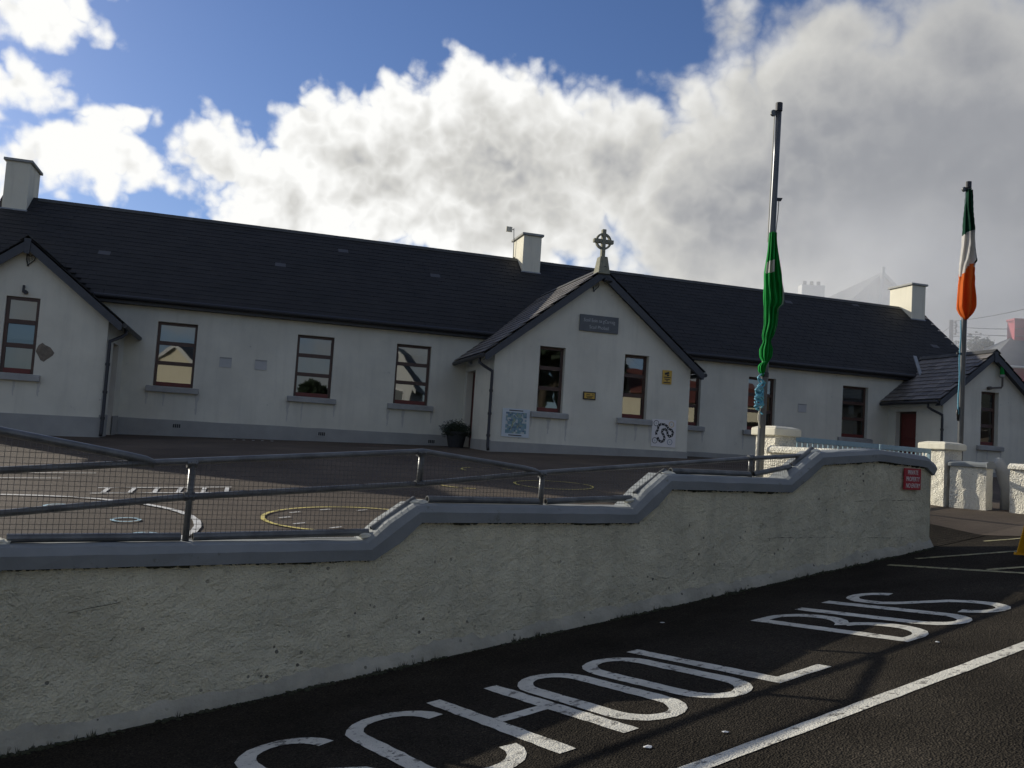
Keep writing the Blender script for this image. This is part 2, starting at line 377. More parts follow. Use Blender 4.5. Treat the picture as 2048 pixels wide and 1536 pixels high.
tag(g.build('ground', 'ground_grass', smooth=True), kind='structure')

def sheet(a0, a1, na, c0, c1, nc, zf, lift=0):
    m_ = MB(); vs = []
    for j in range(nc+1):
        for i in range(na+1):
            x, y = xy(a0+(a1-a0)*i/na, c0+(c1-c0)*j/nc); vs.append((x, y, zf(x, y)+lift))
    return m_.add(vs, [(j*(na+1)+i, j*(na+1)+i+1, (j+1)*(na+1)+i+1, (j+1)*(na+1)+i) for j in range(nc) for i in range(na)])
road = tag(sheet(-60, 90, 60, -7, 6.12, 6, rz).build('road', 'asphalt'), kind='structure')
yard = tag(sheet(-22, 46, 136, 6.12, 38, 64, yardz).build('school_yard', 'yard_tarmac', smooth=True), kind='structure')

sheet(10.30, 11.5, 8, 6.06, 7.25, 8, lambda x, y: max(yardz(x, y), rz(x, y) if ac(x, y)[1] < 6.12 else -9), .006).build('apron_shade', 'asphalt', yard)  # dark sheet standing in for the shade cast across the entrance
sheet(11.5, 13.9, 10, 5.55, 6.14, 4, rz, .007).build('sunlit_strip', 'yard_tarmac', road)  # paler sheet standing in for the sunlit ground beyond that shade
# --- painted letters and lines on the road (u runs up the road, v towards the wall)
def rp(u, v, lift=.004):
    x, y = xy(u, v); return (x, y, rz(x, y)+lift)
def stroke(m_, pts, w, pf, closed=False, jit=.004, sub=.06):
    P = [Vector((p[0], p[1])) for p in pts]
    if closed: P.append(P[0])
    Q = [P[0]]
    for a_, b_ in zip(P, P[1:]):
        k = max(1, int((b_-a_).length/sub)); Q += [a_ + (b_-a_)*i/k for i in range(1, k+1)]
    if closed: Q = Q[:-1]
    n_ = len(Q); L, R_ = [], []
    for i, q in enumerate(Q):
        a_ = Q[(i-1) % n_] if (closed or i > 0) else q; b_ = Q[(i+1) % n_] if (closed or i < n_-1) else q
        t1 = (q-a_); t2 = (b_-q)
        t1 = t1.normalized() if t1.length > 1e-6 else t2.normalized(); t2 = t2.normalized() if t2.length > 1e-6 else t1
        t = (t1+t2).normalized(); nn = Vector((-t.y, t.x)); k = 1/max(.5, nn.dot(Vector((-t1.y, t1.x))))
        L.append(q + nn*(w/2*k+random.uniform(-jit, jit))); R_.append(q - nn*(w/2*k+random.uniform(-jit, jit)))
    vs = [pf(p.x, p.y) for p in L] + [pf(p.x, p.y) for p in R_]
    fs = [(i, (i+1) % n_, n_+(i+1) % n_, n_+i) for i in range(n_ if closed else n_-1)]
    m_.add(vs, fs)
def arc(cx, cy, rx, ry, a0, a1, n_=10):
    return [(cx+rx*math.cos(math.radians(a0+(a1-a0)*i/n_)), cy+ry*math.sin(math.radians(a0+(a1-a0)*i/n_))) for i in range(n_+1)]
V0, V1 = 3.61, 5.0
SW = .105
def letter(ch, u0, u1):
    h = SW/2; L, R_, B, T = u0+h, u1-h, V0+h, V1-h; cx = (L+R_)/2; rx = (R_-L)/2; ry = .26; mid = (V0+V1)/2
    m_ = MB(); S = lambda p, **k: stroke(m_, p, SW, rp, **k)
    if ch == 'O': S(arc(cx, T-ry, rx, ry, 0, 180) + arc(cx, B+ry, rx, ry, 180, 360), closed=True)
    elif ch == 'C': S(arc(cx, T-ry, rx, ry, 0, 180) + arc(cx, B+ry, rx, ry, 180, 360), closed=False)
    elif ch == 'U': S([(L, V1)] + arc(cx, B+ry, rx, ry, 180, 360) + [(R_, V1)])
    elif ch == 'L': S([(L, V1), (L, B), (u1, B)])
    elif ch == 'H':
        S([(L, V1), (L, V0)]); S([(R_, V1), (R_, V0)]); S([(L+h, mid+.03), (R_-h, mid+.03)])
    elif ch == 'B':
        r2 = (T-B)/4
        S([(L, mid), (L, T), (cx-.05, T)] + arc(cx-.05, T-r2, rx+.05, r2, 90, -60, 9) + [(cx, mid)])
        S([(L, mid+h+.002), (L, B), (cx-.05, B)][0:1] and [(L, mid-.002), (L, B), (cx-.03, B)] + arc(cx-.03, B+r2, rx+.03, r2, -90, 75, 9))
    elif ch == 'S':
        r2 = (T-B)/4
        S(arc(cx, T-r2*.75, rx, r2*.75, 5, 180, 9) + [(L, T-r2*1.15)] + [(L+.05, mid+.16), (cx, mid+.01), (R_-.05, mid-.14)] + [(R_, B+r2*1.1)] + arc(cx, B+r2*.75, rx, r2*.75, 0, -175, 9))
    return m_
for ch, u0, u1 in [('S', 1.58, 2.13), ('C', 2.20, 2.80), ('H', 2.85, 3.38), ('O', 3.41, 3.90), ('O', 3.96, 4.45), ('L', 4.52, 5.02), ('B', 5.86, 6.33), ('U', 6.41, 6.88), ('S', 6.95, 7.44)]:
    letter(ch, u0, u1).build('letter', 'road_white', road)
m_ = MB(); stroke(m_, [(-30, 2.985), (40, 2.985)], .105, rp, sub=.12); m_.build('edge_line', 'road_white', road)
for pts in ([(8.9, 5.74), (8.9, 2.9)], [(9.39, 5.72), (12.6, 3.3)], [(8.95, 4.70), (10.9, 3.2)], [(10.95, 5.80), (14.0, 3.5)]):
    m_ = MB(); stroke(m_, pts, .085, lambda u, v: rp(u, v, .004 if pts[0][0] == 8.9 else .007), jit=.008); m_.build('hatch_line', 'road_yellow', road)
# bits of pale litter on the tarmac
for u, v, s_ in [(3.2, 3.35, .03), (3.62, 3.22, .02), (5.95, 3.45, .02), (5.4, 5.55, .02)]:
    x, y, z = rp(u, v); m_ = MB(); m_.sphere((x, y, z+.004), s_, 5, 4, (1, .55, .2), jit=.3); m_.build('litter_scrap', 'paper', road)

# --- painted games on the school yard
def yp(lift=.004): return lambda x, y: (x, y, yardz(x, y)+lift)
def yring(name, cx, cy, r, w, mat, a0=0, a1=360):
    m_ = MB(); pts = arc(cx, cy, r, r, a0, a1, 40)
    stroke(m_, pts[:-1] if a1-a0 >= 360 else pts, w, yp(.012), closed=a1-a0 >= 360, sub=.2, jit=.003); return m_.build(name, mat, yard)
yring('white_ring', -2.42, 8.75, 2.08, .07, 'yard_white')
yring('yellow_ring', 1.12, 9.36, .88, .045, 'yard_yellow')
yring('yellow_ring', 4.72, 13.25, .62, .035, 'yard_yellow'); yring('yellow_ring', 3.35, 13.0, .55, .035, 'yard_yellow', 150, 260)
yring('yellow_ring', 4.3, 15.6, .5, .04, 'yard_yellow', 20, 200)
for k in range(10):
    t = 2*math.pi*k/10; m_ = MB(); cx, cy = 1.12+.66*math.cos(t), 9.36+.66*math.sin(t)
    stroke(m_, [(cx-.06, cy-.03), (cx+.06, cy+.05)], .03, yp(.012)); m_.build('painted_mark', 'yard_white', yard)
for cx, cy in [(-1.0, 9.1), (-.75, 8.25), (-1.75, 10.0), (-2.9, 9.4)]:
    yring('painted_numeral', cx, cy, .12, .035, 'yard_blue')
for pts in ([(-1.62, 11.62), (-.1, 12.0)], [(-1.62, 11.08), (-.1, 11.42)], [(-1.5, 11.1), (-1.5, 11.6)], [(-1.22, 11.18), (-1.22, 11.68)], [(-.96, 11.24), (-.96, 11.74)], [(-.70, 11.3), (-.70, 11.8)], [(-.42, 11.36), (-.42, 11.86)], [(-.15, 11.42), (-.15, 11.93)]):
    m_ = MB(); stroke(m_, pts, .05, yp(.012)); m_.build('ladder_line', 'yard_white', yard)
for pts in ([(-3.6, 13.0), (-1.9, 13.35)], [(-3.4, 12.4), (-2.2, 12.6)], [(-4.4, 14.8), (-3.9, 13.9)]):
    m_ = MB(); stroke(m_, pts, .04, yp(.012)); m_.build('painted_line', 'yard_white', yard)
for i in range(5):
    m_ = MB(); x = -.25+i*.22; stroke(m_, [(x, 22.3), (x+.06, 22.5), (x, 22.65), (x+.07, 22.8)], .035, yp(.012)); m_.build('painted_numeral', 'yard_white', yard)
for i in range(6):
    m_ = MB(); x = 2.75+i*.18; stroke(m_, [(x, 22.3), (x+.14, 21.7)], .04, yp(.012)); m_.build('painted_mark', 'yard_red', yard)

# ------------------------------------------------------------------ the school
school = thing('school_building', (8.43, 24, yz(8.43, 24)), 'long single-storey white rendered school with dark slate roof, three projecting gables and chimneys', 'school')
XC = 8.43
Y_F, Y_B, X_L, X_R = 24.0, 30.6, -6.79, 23.65
EZ, EY, RZ, RY = 3.10, 23.76, 6.02, 27.3
MS = (RZ-EZ)/(RY-EY)
def mainz(y): return EZ + MS*(y-EY) if y < RY else RZ - MS*(y-RY)
GS = .807
GAB = {'left': (-4.75, 1.70, 21.2, 3.80), 'centre': (XC, 2.68, 21.0, 4.66), 'right': (21.57, 1.70, 21.65, 3.80)}  # centre x, half width, front y, ridge z
def panel(m_, axis, c, t0, t1, zb, zt, openings=(), breaks=(), rev=.18):
    ts = sorted(set([t0, t1] + [o_[0] for o_ in openings] + [o_[1] for o_ in openings] + [b_ for b_ in breaks if t0 < b_ < t1]))
    pt = (lambda t, z, d_=0: (t, c+d_, z)) if axis == 'x' else (lambda t, z, d_=0: (c+d_, t, z))
    for ta, tb in zip(ts, ts[1:]):
        cut = [o_ for o_ in openings if o_[0] < (ta+tb)/2 < o_[1]]; lo = (zb(ta), zb(tb))
        for o_ in sorted(cut, key=lambda q: q[2]):
            if o_[2] > max(lo)+1e-4: m_.quad(pt(ta, lo[0]), pt(tb, lo[1]), pt(tb, o_[2]), pt(ta, o_[2]))
            lo = (o_[3], o_[3])
        m_.quad(pt(ta, lo[0]), pt(tb, lo[1]), pt(tb, zt(tb)), pt(ta, zt(ta)))
    for a_, b_, z0, z1 in openings:
        m_.quad(pt(a_, z0), pt(a_, z1), pt(a_, z1, rev), pt(a_, z0, rev)); m_.quad(pt(b_, z0), pt(b_, z1), pt(b_, z1, rev), pt(b_, z0, rev))
        m_.quad(pt(a_, z1), pt(b_, z1), pt(b_, z1, rev), pt(a_, z1, rev)); m_.quad(pt(a_, z0), pt(b_, z0), pt(b_, z0, rev), pt(a_, z0, rev))
gz = lambda y: (lambda x: yz(x, y)-.25)
gzy = lambda x: (lambda y: yz(x, y)-.25)
MAINW = [(-2.31, -1.35), (1.15, 2.11), (3.79, 4.75), (12.11, 13.07), (14.70, 15.66), (18.11, 19.07)]
WZ0, WZ1 = .95, 2.585
walls = {}
for nm, x0, x1 in (('left', X_L, 5.75), ('right', 11.11, X_R)):
    m_ = MB(); ops = [(a_, b_, WZ0, WZ1) for a_, b_ in MAINW if x0 < a_ < x1]
    panel(m_, 'x', Y_F, x0, x1, gz(24), lambda x: EZ+.15, ops)
    m_.build('wall', 'render_white', school)
m_ = MB()
panel(m_, 'x', Y_F, 5.75, 11.11, gz(24), lambda x: EZ+.15); m_.build('wall', 'render_white', school)
m_ = MB(); panel(m_, 'x', Y_B, X_L, X_R, gz(30), lambda x: EZ+.15); m_.build('wall', 'render_white', school)
for xx in (X_L, X_R):
    m_ = MB(); panel(m_, 'y', xx, Y_F, Y_B, gzy(xx), lambda y: mainz(y)+.02 if y not in (Y_B,) else EZ+.15, breaks=(RY,)); m_.build('wall', 'render_white', school)
m_ = MB(); m_.quad((X_L, Y_F, .1), (X_R, Y_F, .1), (X_R, Y_B, .1), (X_L, Y_B, .1)); m_.build('floor_slab', 'interior', school)
for xx in (-.3, 3.0, 13.6, 17.2):
    m_ = MB(); m_.box((xx, Y_F+.02, .1), (xx+.12, Y_B-.02, EZ)); m_.build('partition', 'interior', school)
m_ = MB(); m_.quad((X_L, Y_F+.03, EZ), (X_R, Y_F+.03, EZ), (X_R, Y_B-.03, EZ), (X_L, Y_B-.03, EZ)); m_.build('room_ceiling', 'blind', school)

def window(x0, x1, z0, z1, y, rec=.13, blind=None, redbar=True, sill=True, lab=None):
    fr = MB(); w = .068; ya, yb = y+rec, y+rec+.06
    fr.box((x0, ya, z0), (x0+w, yb, z1)); fr.box((x1-w, ya, z0), (x1, yb, z1)); fr.box((x0+w, ya, z1-w), (x1-w, yb, z1))
    h = z1-z0; t1, t2 = z0+h*.365, z0+h*.675
    for t in (t1, t2): fr.box((x0+w, ya-.012, t-.048), (x1-w, yb, t+.048))
    win = fr.build('window', 'timber_brown', school)
    m_ = MB(); m_.box((x0+w, ya-.02, z0), (x1-w, yb, z0+.11)); m_.build('bottom_rail', 'timber_red', win)
    for a_, b_ in ((z0+.11, t1-.04), (t1+.04, t2-.04), (t2+.04, z1-w)):
        m_ = MB(); k = random.uniform(-.006, .006); m_.quad((x0+w, ya+.03, a_), (x1-w, ya+.03+k, a_), (x1-w, ya+.03+k, b_), (x0+w, ya+.03, b_)); m_.build('pane', 'window_glass', win)
    if sill:
        m_ = MB(); m_.hexa([(x0-.15, y-.11, z0-.15), (x1+.15, y-.11, z0-.15), (x1+.15, y+.0, z0-.15), (x0-.15, y+.0, z0-.15), (x0-.15, y-.11, z0-.03), (x1+.15, y-.11, z0-.03), (x1+.15, y-.002, z0-.004), (x0-.15, y-.002, z0-.004)])
        m_.build('sill', 'concrete', win, bevel=.008)
        m_ = MB(); m_.quad((x0+.003, y-.002, z0+.003), (x1-.003, y-.002, z0+.003), (x1-.003, ya, z0+.006), (x0+.003, ya, z0+.006)); m_.build('sill_board', 'concrete', win)
    for xs_ in (x0-.12, x1+.12, x0+.2+random.random()*.3):
        L_ = random.uniform(.25, .6); w_ = random.uniform(.03, .06); m_ = MB(); n_ = 8; vs = []
        for k in range(n_+1):
            q = k/n_; ww = w_*(1-q*.75)*random.uniform(.6, 1.2); vs += [(xs_-ww+.02*mnoise.noise((q*4, xs_, 0)), y-.0025, z0-.155-L_*q), (xs_+ww+.02*mnoise.noise((q*4, xs_, 0)), y-.0025, z0-.155-L_*q)]
        m_.add(vs, [(2*k, 2*k+1, 2*k+3, 2*k+2) for k in range(n_)]); m_.build('drip_stain', 'stain', win)
    if blind:
        m_ = MB(); m_.box((x0+.07, yb+.06, z1-blind), (x1-.07, yb+.066, z1-.03)); m_.build('blind', 'blind', win)
    return win
for i, (a_, b_) in enumerate(MAINW):
    wn = window(a_, b_, WZ0, WZ1, Y_F, blind=(.45, None, .25, None, .34, .36)[i])
    if i == 5:
        m_ = MB(); m_.box((a_+.42, Y_F+.235, 1.70), (a_+.61, Y_F+.237, 1.98)); m_.build('notice_sheet', 'paper', wn)
for i, (a_, b_) in enumerate(((6.91, 7.59), (9.22, 9.90))): window(a_, b_, .90, 2.545, 21.0, rec=.15)
window(-5.10, -4.44, .88, 2.53, 21.2, rec=.05, blind=.9); window(21.27, 21.93, .92, 2.55, 21.65, rec=.15)

roof = None
def door(x, y0, y1, z1, inward, nm='door'):
    z0 = yz(x, (y0+y1)/2)+.02; m_ = MB(); xx = x+inward*.2
    m_.box((xx-.02, y0+.06, z0), (xx+.02, y1-.06, z1-.06)); d_ = m_.build('door', 'timber_red', school)
    m_ = MB(); m_.box((xx-.035, y0, z0), (xx+.035, y0+.06, z1)); m_.box((xx-.035, y1-.06, z0), (xx+.035, y1, z1)); m_.box((xx-.035, y0+.06, z1-.06), (xx+.035, y1-.06, z1)); m_.build('door_frame', 'timber_brown', d_)
    s_ = -inward
    for za, zb in ((z0+.2, z0+.85), (z0+1.0, z1-.25)):
        m_ = MB(); m_.box((xx+s_*.02, y0+.18, za), (xx+s_*.032, y1-.18, zb)); m_.build('door_panel', 'timber_red', d_, bevel=.006)
    m_ = MB(); m_.sphere((xx+s_*.06, y0+.14, z0+1.0), .03); m_.build('handle', 'pole_metal', d_, smooth=True)
# gables: front walls, cheeks, plinths
GOPS = {'centre': [(6.91, 7.59, .90, 2.545), (9.22, 9.90, .90, 2.545)], 'left': [(-5.10, -4.44, .88, 2.53)], 'right': [(21.27, 21.93, .92, 2.55)]}
DOORS = {'centre': (-1, 22.85, 23.75, 1.95), 'right': (-1, 22.75, 23.65, 1.86), 'left': (1, 22.2, 23.1, 1.80)}
for nm, (cx, hw, yf, rzg) in GAB.items():
    top = lambda x, cx=cx, rzg=rzg: rzg - .06 - GS*abs(x-cx)
    m_ = MB(); panel(m_, 'x', yf, cx-hw, cx+hw, gz(yf), top, GOPS[nm], breaks=(cx,)); m_.build('gable_wall', 'render_white', school)
    for s_ in (-1, 1):
        x = cx+s_*hw; ops = []
        if DOORS[nm][0] == s_:
            _, y0, y1, z1 = DOORS[nm]; ops = [(y0, y1, yz(x, y0)-.2, z1)]; door(x, y0, y1, z1, -s_)
        m_ = MB(); panel(m_, 'y', x, yf, Y_F, gzy(x), lambda y, z=top(x): z+.02, ops, rev=-s_*.24); m_.build('side_wall', 'render_white', school)
        # plinth, 20 mm proud
        segs = [(yf-.02, Y_F-.02)] if not ops else [(yf-.02, ops[0][0]), (ops[0][1], Y_F-.02)]
        for y0, y1 in segs: m_ = MB(); m_.hexa([(x-.02, y0, yz(x, y0)-.3), (x+.02, y0, yz(x, y0)-.3), (x+.02, y1, yz(x, y1)-.3), (x-.02, y1, yz(x, y1)-.3), (x-.02, y0, .11), (x+.02, y0, .11), (x+.02, y1, .13), (x-.02, y1, .13)]); m_.build('plinth', 'plinth_grey', school)
    m_ = MB(); x0, x1 = cx-hw+.021, cx+hw-.021
    m_.hexa([(x0, yf-.02, yz(x0, yf)-.3), (x1, yf-.02, yz(x1, yf)-.3), (x1, yf+.02, yz(x1, yf)-.3), (x0, yf+.02, yz(x0, yf)-.3), (x0, yf-.02, .09 if nm != 'left' else .0), (x1, yf-.02, .13 if nm != 'left' else .05), (x1, yf+.02, .13 if nm != 'left' else .05), (x0, yf+.02, .09 if nm != 'left' else .0)])
    m_.build('plinth', 'plinth_grey', school)
for x0, x1 in ((-3.02, 5.72), (11.14, 19.84)):
    m_ = MB(); N_ = 30
    vs = []
    for i in range(N_+1):
        x = x0+(x1-x0)*i/N_; zt = .10+.009*(x+3) if x < 8 else .17
        zt += random.uniform(-.006, .006)
        vs += [(x, 23.98, yz(x, 24)-.3), (x, 23.98, zt), (x, 24.01, zt)]
    m_.add(vs, [(3*i+j, 3*i+3+j, 3*i+4+j, 3*i+1+j) for i in range(N_) for j in (0, 1)]); m_.build('plinth', 'plinth_grey', school)
# air bricks and blocked vents
for x, z in ((-1.65, -.03), (1.96, .0), (4.92, -.02)):
    m_ = MB(); m_.box((x-.11, 23.968, z-.065), (x+.11, 23.99, z+.065)); vb = m_.build('air_brick', 'concrete', school)
    for k in range(4):
        m_ = MB(); m_.box((x-.09+k*.047, 23.964, z-.045), (x-.055+k*.047, 23.967, z+.045)); m_.build('vent_slot', 'black_plastic', vb)
for x, z in ((-.61, 1.68), (.27, 1.69), (16.63, 1.75)):
    m_ = MB(); m_.box((x-.15, 23.985, z-.13), (x+.15, 23.999, z+.10)); vb = m_.build('wall_vent', 'vent_paint', school)
    m_ = MB(); m_.box((x-.15, 23.975, z+.10), (x+.15, 23.984, z+.13)); m_.build('vent_hood', 'plinth_grey', vb)
# bare plaster patch beside the left gable window
m_ = MB(); pts = [(-4.26+.17*math.cos(t)*random.uniform(.7, 1.15), 21.193, 1.38+.19*math.sin(t)*random.uniform(.75, 1.15)) for t in [2*math.pi*i/16 for i in range(16)]]
m_.prism(pts, (0, .02, 0)); m_.build('bare_patch', 'plaster_bare', school)

# ---------------- roof
roof_m = MB(); oh = .12
roof_m.quad((X_L-oh, EY, EZ-.02), (X_R+oh, EY, EZ-.02), (X_R+oh, RY, RZ-.02), (X_L-oh, RY, RZ-.02))
yb_ = 2*RY-EY
roof_m.quad((X_L-oh, yb_, EZ-.02), (X_R+oh, yb_, EZ-.02), (X_R+oh, RY, RZ-.02), (X_L-oh, RY, RZ-.02))
for nm, (cx, hw, yf, rzg) in GAB.items():
    ye = EY + (rzg-EZ)/MS + .1; e = hw+.28
    for s_ in (-1, 1): roof_m.quad((cx, yf-.22, rzg-.02), (cx+s_*e, yf-.22, rzg-.02-GS*e), (cx+s_*e, ye, rzg-.02-GS*e), (cx, ye, rzg-.02))
roof = roof_m.build('roof', 'slate_shaded', school)
SLW, SLX, SLL, SLT = .30, .215, .40, .013
def slate_mesh(name, mat):
    m_ = MB(); w = SLW/2-.005; l = .036
    m_.hexa([(-w, 0, l), (w, 0, l), (w, SLL, .001), (-w, SLL, .001), (-w, 0, l+SLT), (w, 0, l+SLT), (w, SLL, SLT), (-w, SLL, SLT)])
    return m_.mesh(name, mat)
def slates(o, u, v, ulen, vlen, keep, joined=None, me=None):
    o, u, v = Vector(o), Vector(u).normalized(), Vector(v).normalized(); nrm = u.cross(v)
    if nrm.z < 0: nrm = -nrm; 
    rows = int(vlen/SLX)
    for r_ in range(rows):
        off = (r_ % 2)*SLW/2
        for c_ in range(int(ulen/SLW)+2):
            uu = c_*SLW - off; vv = r_*SLX + random.uniform(-.004, .004)
            if uu < -.02 or uu > ulen-SLW*.4: continue
            if not keep(o+u*uu+v*(vv+.1)): continue
            base = o+u*(uu+random.uniform(-.004, .004)+SLW/2)+v*vv
            tw = random.uniform(-.010, .010); u2 = (u+v*tw).normalized(); v2 = nrm.cross(u2); v2 = v2 if v2.dot(v) > 0 else -v2
            lf = nrm*random.uniform(0, .004)
            if joined is not None:
                w = SLW/2-.004; l = .011; P = lambda x, y, z: base+u2*x+v2*y+nrm*z+lf
                joined.hexa([P(-w, 0, l), P(w, 0, l), P(w, SLL, .001), P(-w, SLL, .001), P(-w, 0, l+SLT), P(w, 0, l+SLT), P(w, SLL, SLT), P(-w, SLL, SLT)], mi=0 if random.random() > .003 else 1)
            else:
                place('slate', me, frame(base+lf, u2, v2, nrm), roof)
def under_gable(P):
    for cx, hw, yf, rzg in GAB.values():
        if abs(P.x-cx) < hw+.3 and rzg-GS*abs(P.x-cx) > P.z+.02: return True
    return False
jm = MB()
vl = math.hypot(RY-EY, RZ-EZ)
slates((X_L-oh, EY-.03, EZ-.02), (1, 0, 0), (0, RY-EY, RZ-EZ), X_R-X_L+2*oh, vl-.05, lambda P: not under_gable(P), joined=jm)
for nm, s_ in (('left', 1), ('left', -1), ('centre', 1), ('right', 1)):
    cx, hw, yf, rzg = GAB[nm]; e = hw+.31
    slates((cx+s_*e, yf-.24, rzg-.02-GS*e), (0, 1, 0), (-s_, 0, GS), 6, e*math.hypot(1, GS)-.05, lambda P: P.y < max(Y_F-.02, EY+(P.z-EZ)/MS-.08), joined=jm)
so = jm.build('slates', ['slate_shaded', 'slate_pale'], roof); so['kind'] = 'stuff'
sme = slate_mesh('slate', 'slate_sunlit')
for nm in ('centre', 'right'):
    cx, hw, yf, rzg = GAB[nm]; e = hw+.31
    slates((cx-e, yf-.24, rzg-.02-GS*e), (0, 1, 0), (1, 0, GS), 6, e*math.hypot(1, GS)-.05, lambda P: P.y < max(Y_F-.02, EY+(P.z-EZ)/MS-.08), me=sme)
# ridge tiles
def ridge_mesh():
    m_ = MB(); w, L = .15, .448
    for s_ in (-1, 1): m_.hexa([(0, 0, .02), (0, s_*w, .02-w*.80), (L, s_*w, .02-w*.80), (L, 0, .02), (0, 0, .036), (0, s_*(w+.008), .036-w*.80), (L, s_*(w+.008), .036-w*.80), (L, 0, .036)])
    return m_.mesh('ridge_tile', 'ridge_dark')
rme = ridge_mesh()
def chim_at(x): return any(abs(x-c_) < .30 for c_ in (-6.46, 8.31, 23.25))
x = X_L-oh
while x < X_R+oh-.2:
    if not chim_at(x+.22): place('ridge_tile', rme, Matrix.Translation((x, RY, RZ+.012+random.uniform(0, .006))), roof)
    x += .452
for nm, (cx, hw, yf, rzg) in GAB.items():
    y = yf-.25; ye = EY+(rzg-EZ)/MS
    while y < ye:
        place('ridge_tile', rme, Matrix.Translation((cx, y, rzg+.012+random.uniform(0, .005))) @ Matrix.Rotation(math.pi/2, 4, 'Z'), roof); y += .452
# barge boards, soffits
for nm, (cx, hw, yf, rzg) in GAB.items():
    e = hw+.30
    for s_ in (-1, 1):
        m_ = MB(); z0 = rzg-.05; z1 = rzg-.05-GS*e
        m_.prism([(cx+s_*.001, yf-.215, z0), (cx+s_*e, yf-.215, z1), (cx+s_*e, yf-.215, z1-.12), (cx+s_*(e-.05), yf-.215, z1-.16), (cx+s_*.001, yf-.215, z0-.22)], (0, .03, 0))
        m_.build('barge_board', 'barge', roof)
        m_ = MB(); m_.prism([(cx+s_*.001, yf-.185, z0-.14), (cx+s_*e, yf-.185, z1-.14), (cx+s_*e, yf-.185, z1-.155), (cx+s_*.001, yf-.185, z0-.155)], (0, .18, 0)); m_.build('soffit', 'barge', roof)
    m_ = MB(); m_.prism([(cx-.07, yf-.24, rzg-.03), (cx+.07, yf-.24, rzg-.03), (cx+.05, yf-.24, rzg-.36), (cx-.05, yf-.24, rzg-.36)], (0, .024, 0)); 
    if nm != 'centre': m_.build('finial_board', 'barge', roof)
# gutters and fascia
for x0, x1 in ((-3.80, 6.42), (10.44, 20.60)):
    m_ = MB(); m_.tube([(x0, EY-.05, EZ-.04), (x1, EY-.05, EZ-.04)], .06, 10); m_.build('gutter', 'black_plastic', roof, smooth=False)
    m_ = MB(); m_.box((x0, EY+.02, EZ-.17), (x1, Y_F-.004, EZ-.03)); m_.build('fascia', 'black_plastic', roof)
for nm, (cx, hw, yf, rzg) in GAB.items():
    for s_ in (-1, 1):
        e = hw+.30; xz = (cx+s_*(e+.05), rzg-GS*e-.09)
        m_ = MB(); m_.tube([(xz[0], yf-.18, xz[1]), (xz[0], Y_F-.05, xz[1])], .055, 10); m_.build('gutter', 'black_plastic', roof)
def downpipe(x, y, xg, zg, yg):
    zb = yz(x, y)+.04; m_ = MB()
    m_.tube([(xg, yg, zg), (xg, yg, zg-.12), (xg+(x-xg)*.3, yg+(y-yg)*.3, zg-.2), (x, y, zg-.34), (x, y, zg-.5), (x, y, zb+.1), (x, y-.06, zb)], .038, 10); d_ = m_.build('downpipe', 'black_plastic', school, smooth=True)
    for t in (.2, .5, .82):
        z = zb+(zg-.5-zb)*t; m_ = MB(); m_.tube([(x, y, z-.03), (x, y, z+.03)], .05, 10); m_.build('pipe_collar', 'black_plastic', d_)
cx, hw, yf, rzg = GAB['centre']; downpipe(5.69, 20.93, cx-hw-.33, rzg-GS*(hw+.3)-.12, 21.2)
cx, hw, yf, rzg = GAB['left']; downpipe(-2.98, 21.12, cx+hw+.33, rzg-GS*(hw+.3)-.12, 21.5)
cx, hw, yf, rzg = GAB['right']; downpipe(19.80, 21.60, cx-hw-.33, rzg-GS*(hw+.3)-.12, 21.9)
# flashing in the valley of the right gable
m_ = MB(); m_.obox((20.72, 23.72, 3.42), (.06, 0, .0), (0, .012, 0), (.02, .18, .34)); m_.build('valley_flashing', 'lead', roof)
# chimneys
for cx0, z1 in ((-6.46, 6.86), (8.31, 6.72), (23.25, 6.80)):
    m_ = MB(); x0, x1, y0, y1 = cx0-.30, cx0+.30, 26.68, 27.86
    m_.box((x0, y0, 4.9), (x1, y1, z1)); ch = m_.build('chimney', 'render_cream', school, bevel=.012)
    m_ = MB(); m_.box((x0-.06, y0-.06, z1), (x1+.06, y1+.06, z1+.075)); m_.build('chimney_cap', 'concrete', ch, bevel=.012)
    m_ = MB(); m_.box((x0-.025, y0-.025, mainz(y0)-.3), (x1+.025, y1+.025, mainz(y0)+.05)); m_.build('flashing', 'lead', ch)
# celtic cross on the centre gable
cx, yc, zb = XC-.02, 20.92, 4.62
m_ = MB(); m_.hexa([(cx-.16, yc-.2, zb-.12), (cx+.16, yc-.2, zb-.12), (cx+.16, yc+.2, zb-.12), (cx-.16, yc+.2, zb-.12), (cx-.10, yc-.12, zb+.34), (cx+.10, yc-.12, zb+.34), (cx+.10, yc+.12, zb+.34), (cx-.10, yc+.12, zb+.34)])
cross = m_.build('gable_cross', 'stone_cross', school, bevel=.015)
m_ = MB(); m_.box((cx-.05, yc-.06, zb+.34), (cx+.05, yc+.06, zb+1.06)); m_.box((cx-.27, yc-.055, zb+.70), (cx-.05, yc+.055, zb+.80)); m_.box((cx+.05, yc-.055, zb+.70), (cx+.27, yc+.055, zb+.80)); m_.build('cross_shaft', 'stone_cross', cross, bevel=.01)
m_ = MB(); R1, R2 = .215, .165; N_ = 32; zc = zb+.75
for k in range(N_):
    a0, a1 = 2*math.pi*k/N_, 2*math.pi*(k+1)/N_; q = lambda r_, t, y: (cx+r_*math.cos(t), y, zc+r_*math.sin(t))
    m_.hexa([q(R2, a0, yc-.04), q(R1, a0, yc-.04), q(R1, a0, yc+.04), q(R2, a0, yc+.04), q(R2, a1, yc-.04), q(R1, a1, yc-.04), q(R1, a1, yc+.04), q(R2, a1, yc+.04)])
m_.build('cross_ring', 'stone_cross', cross)

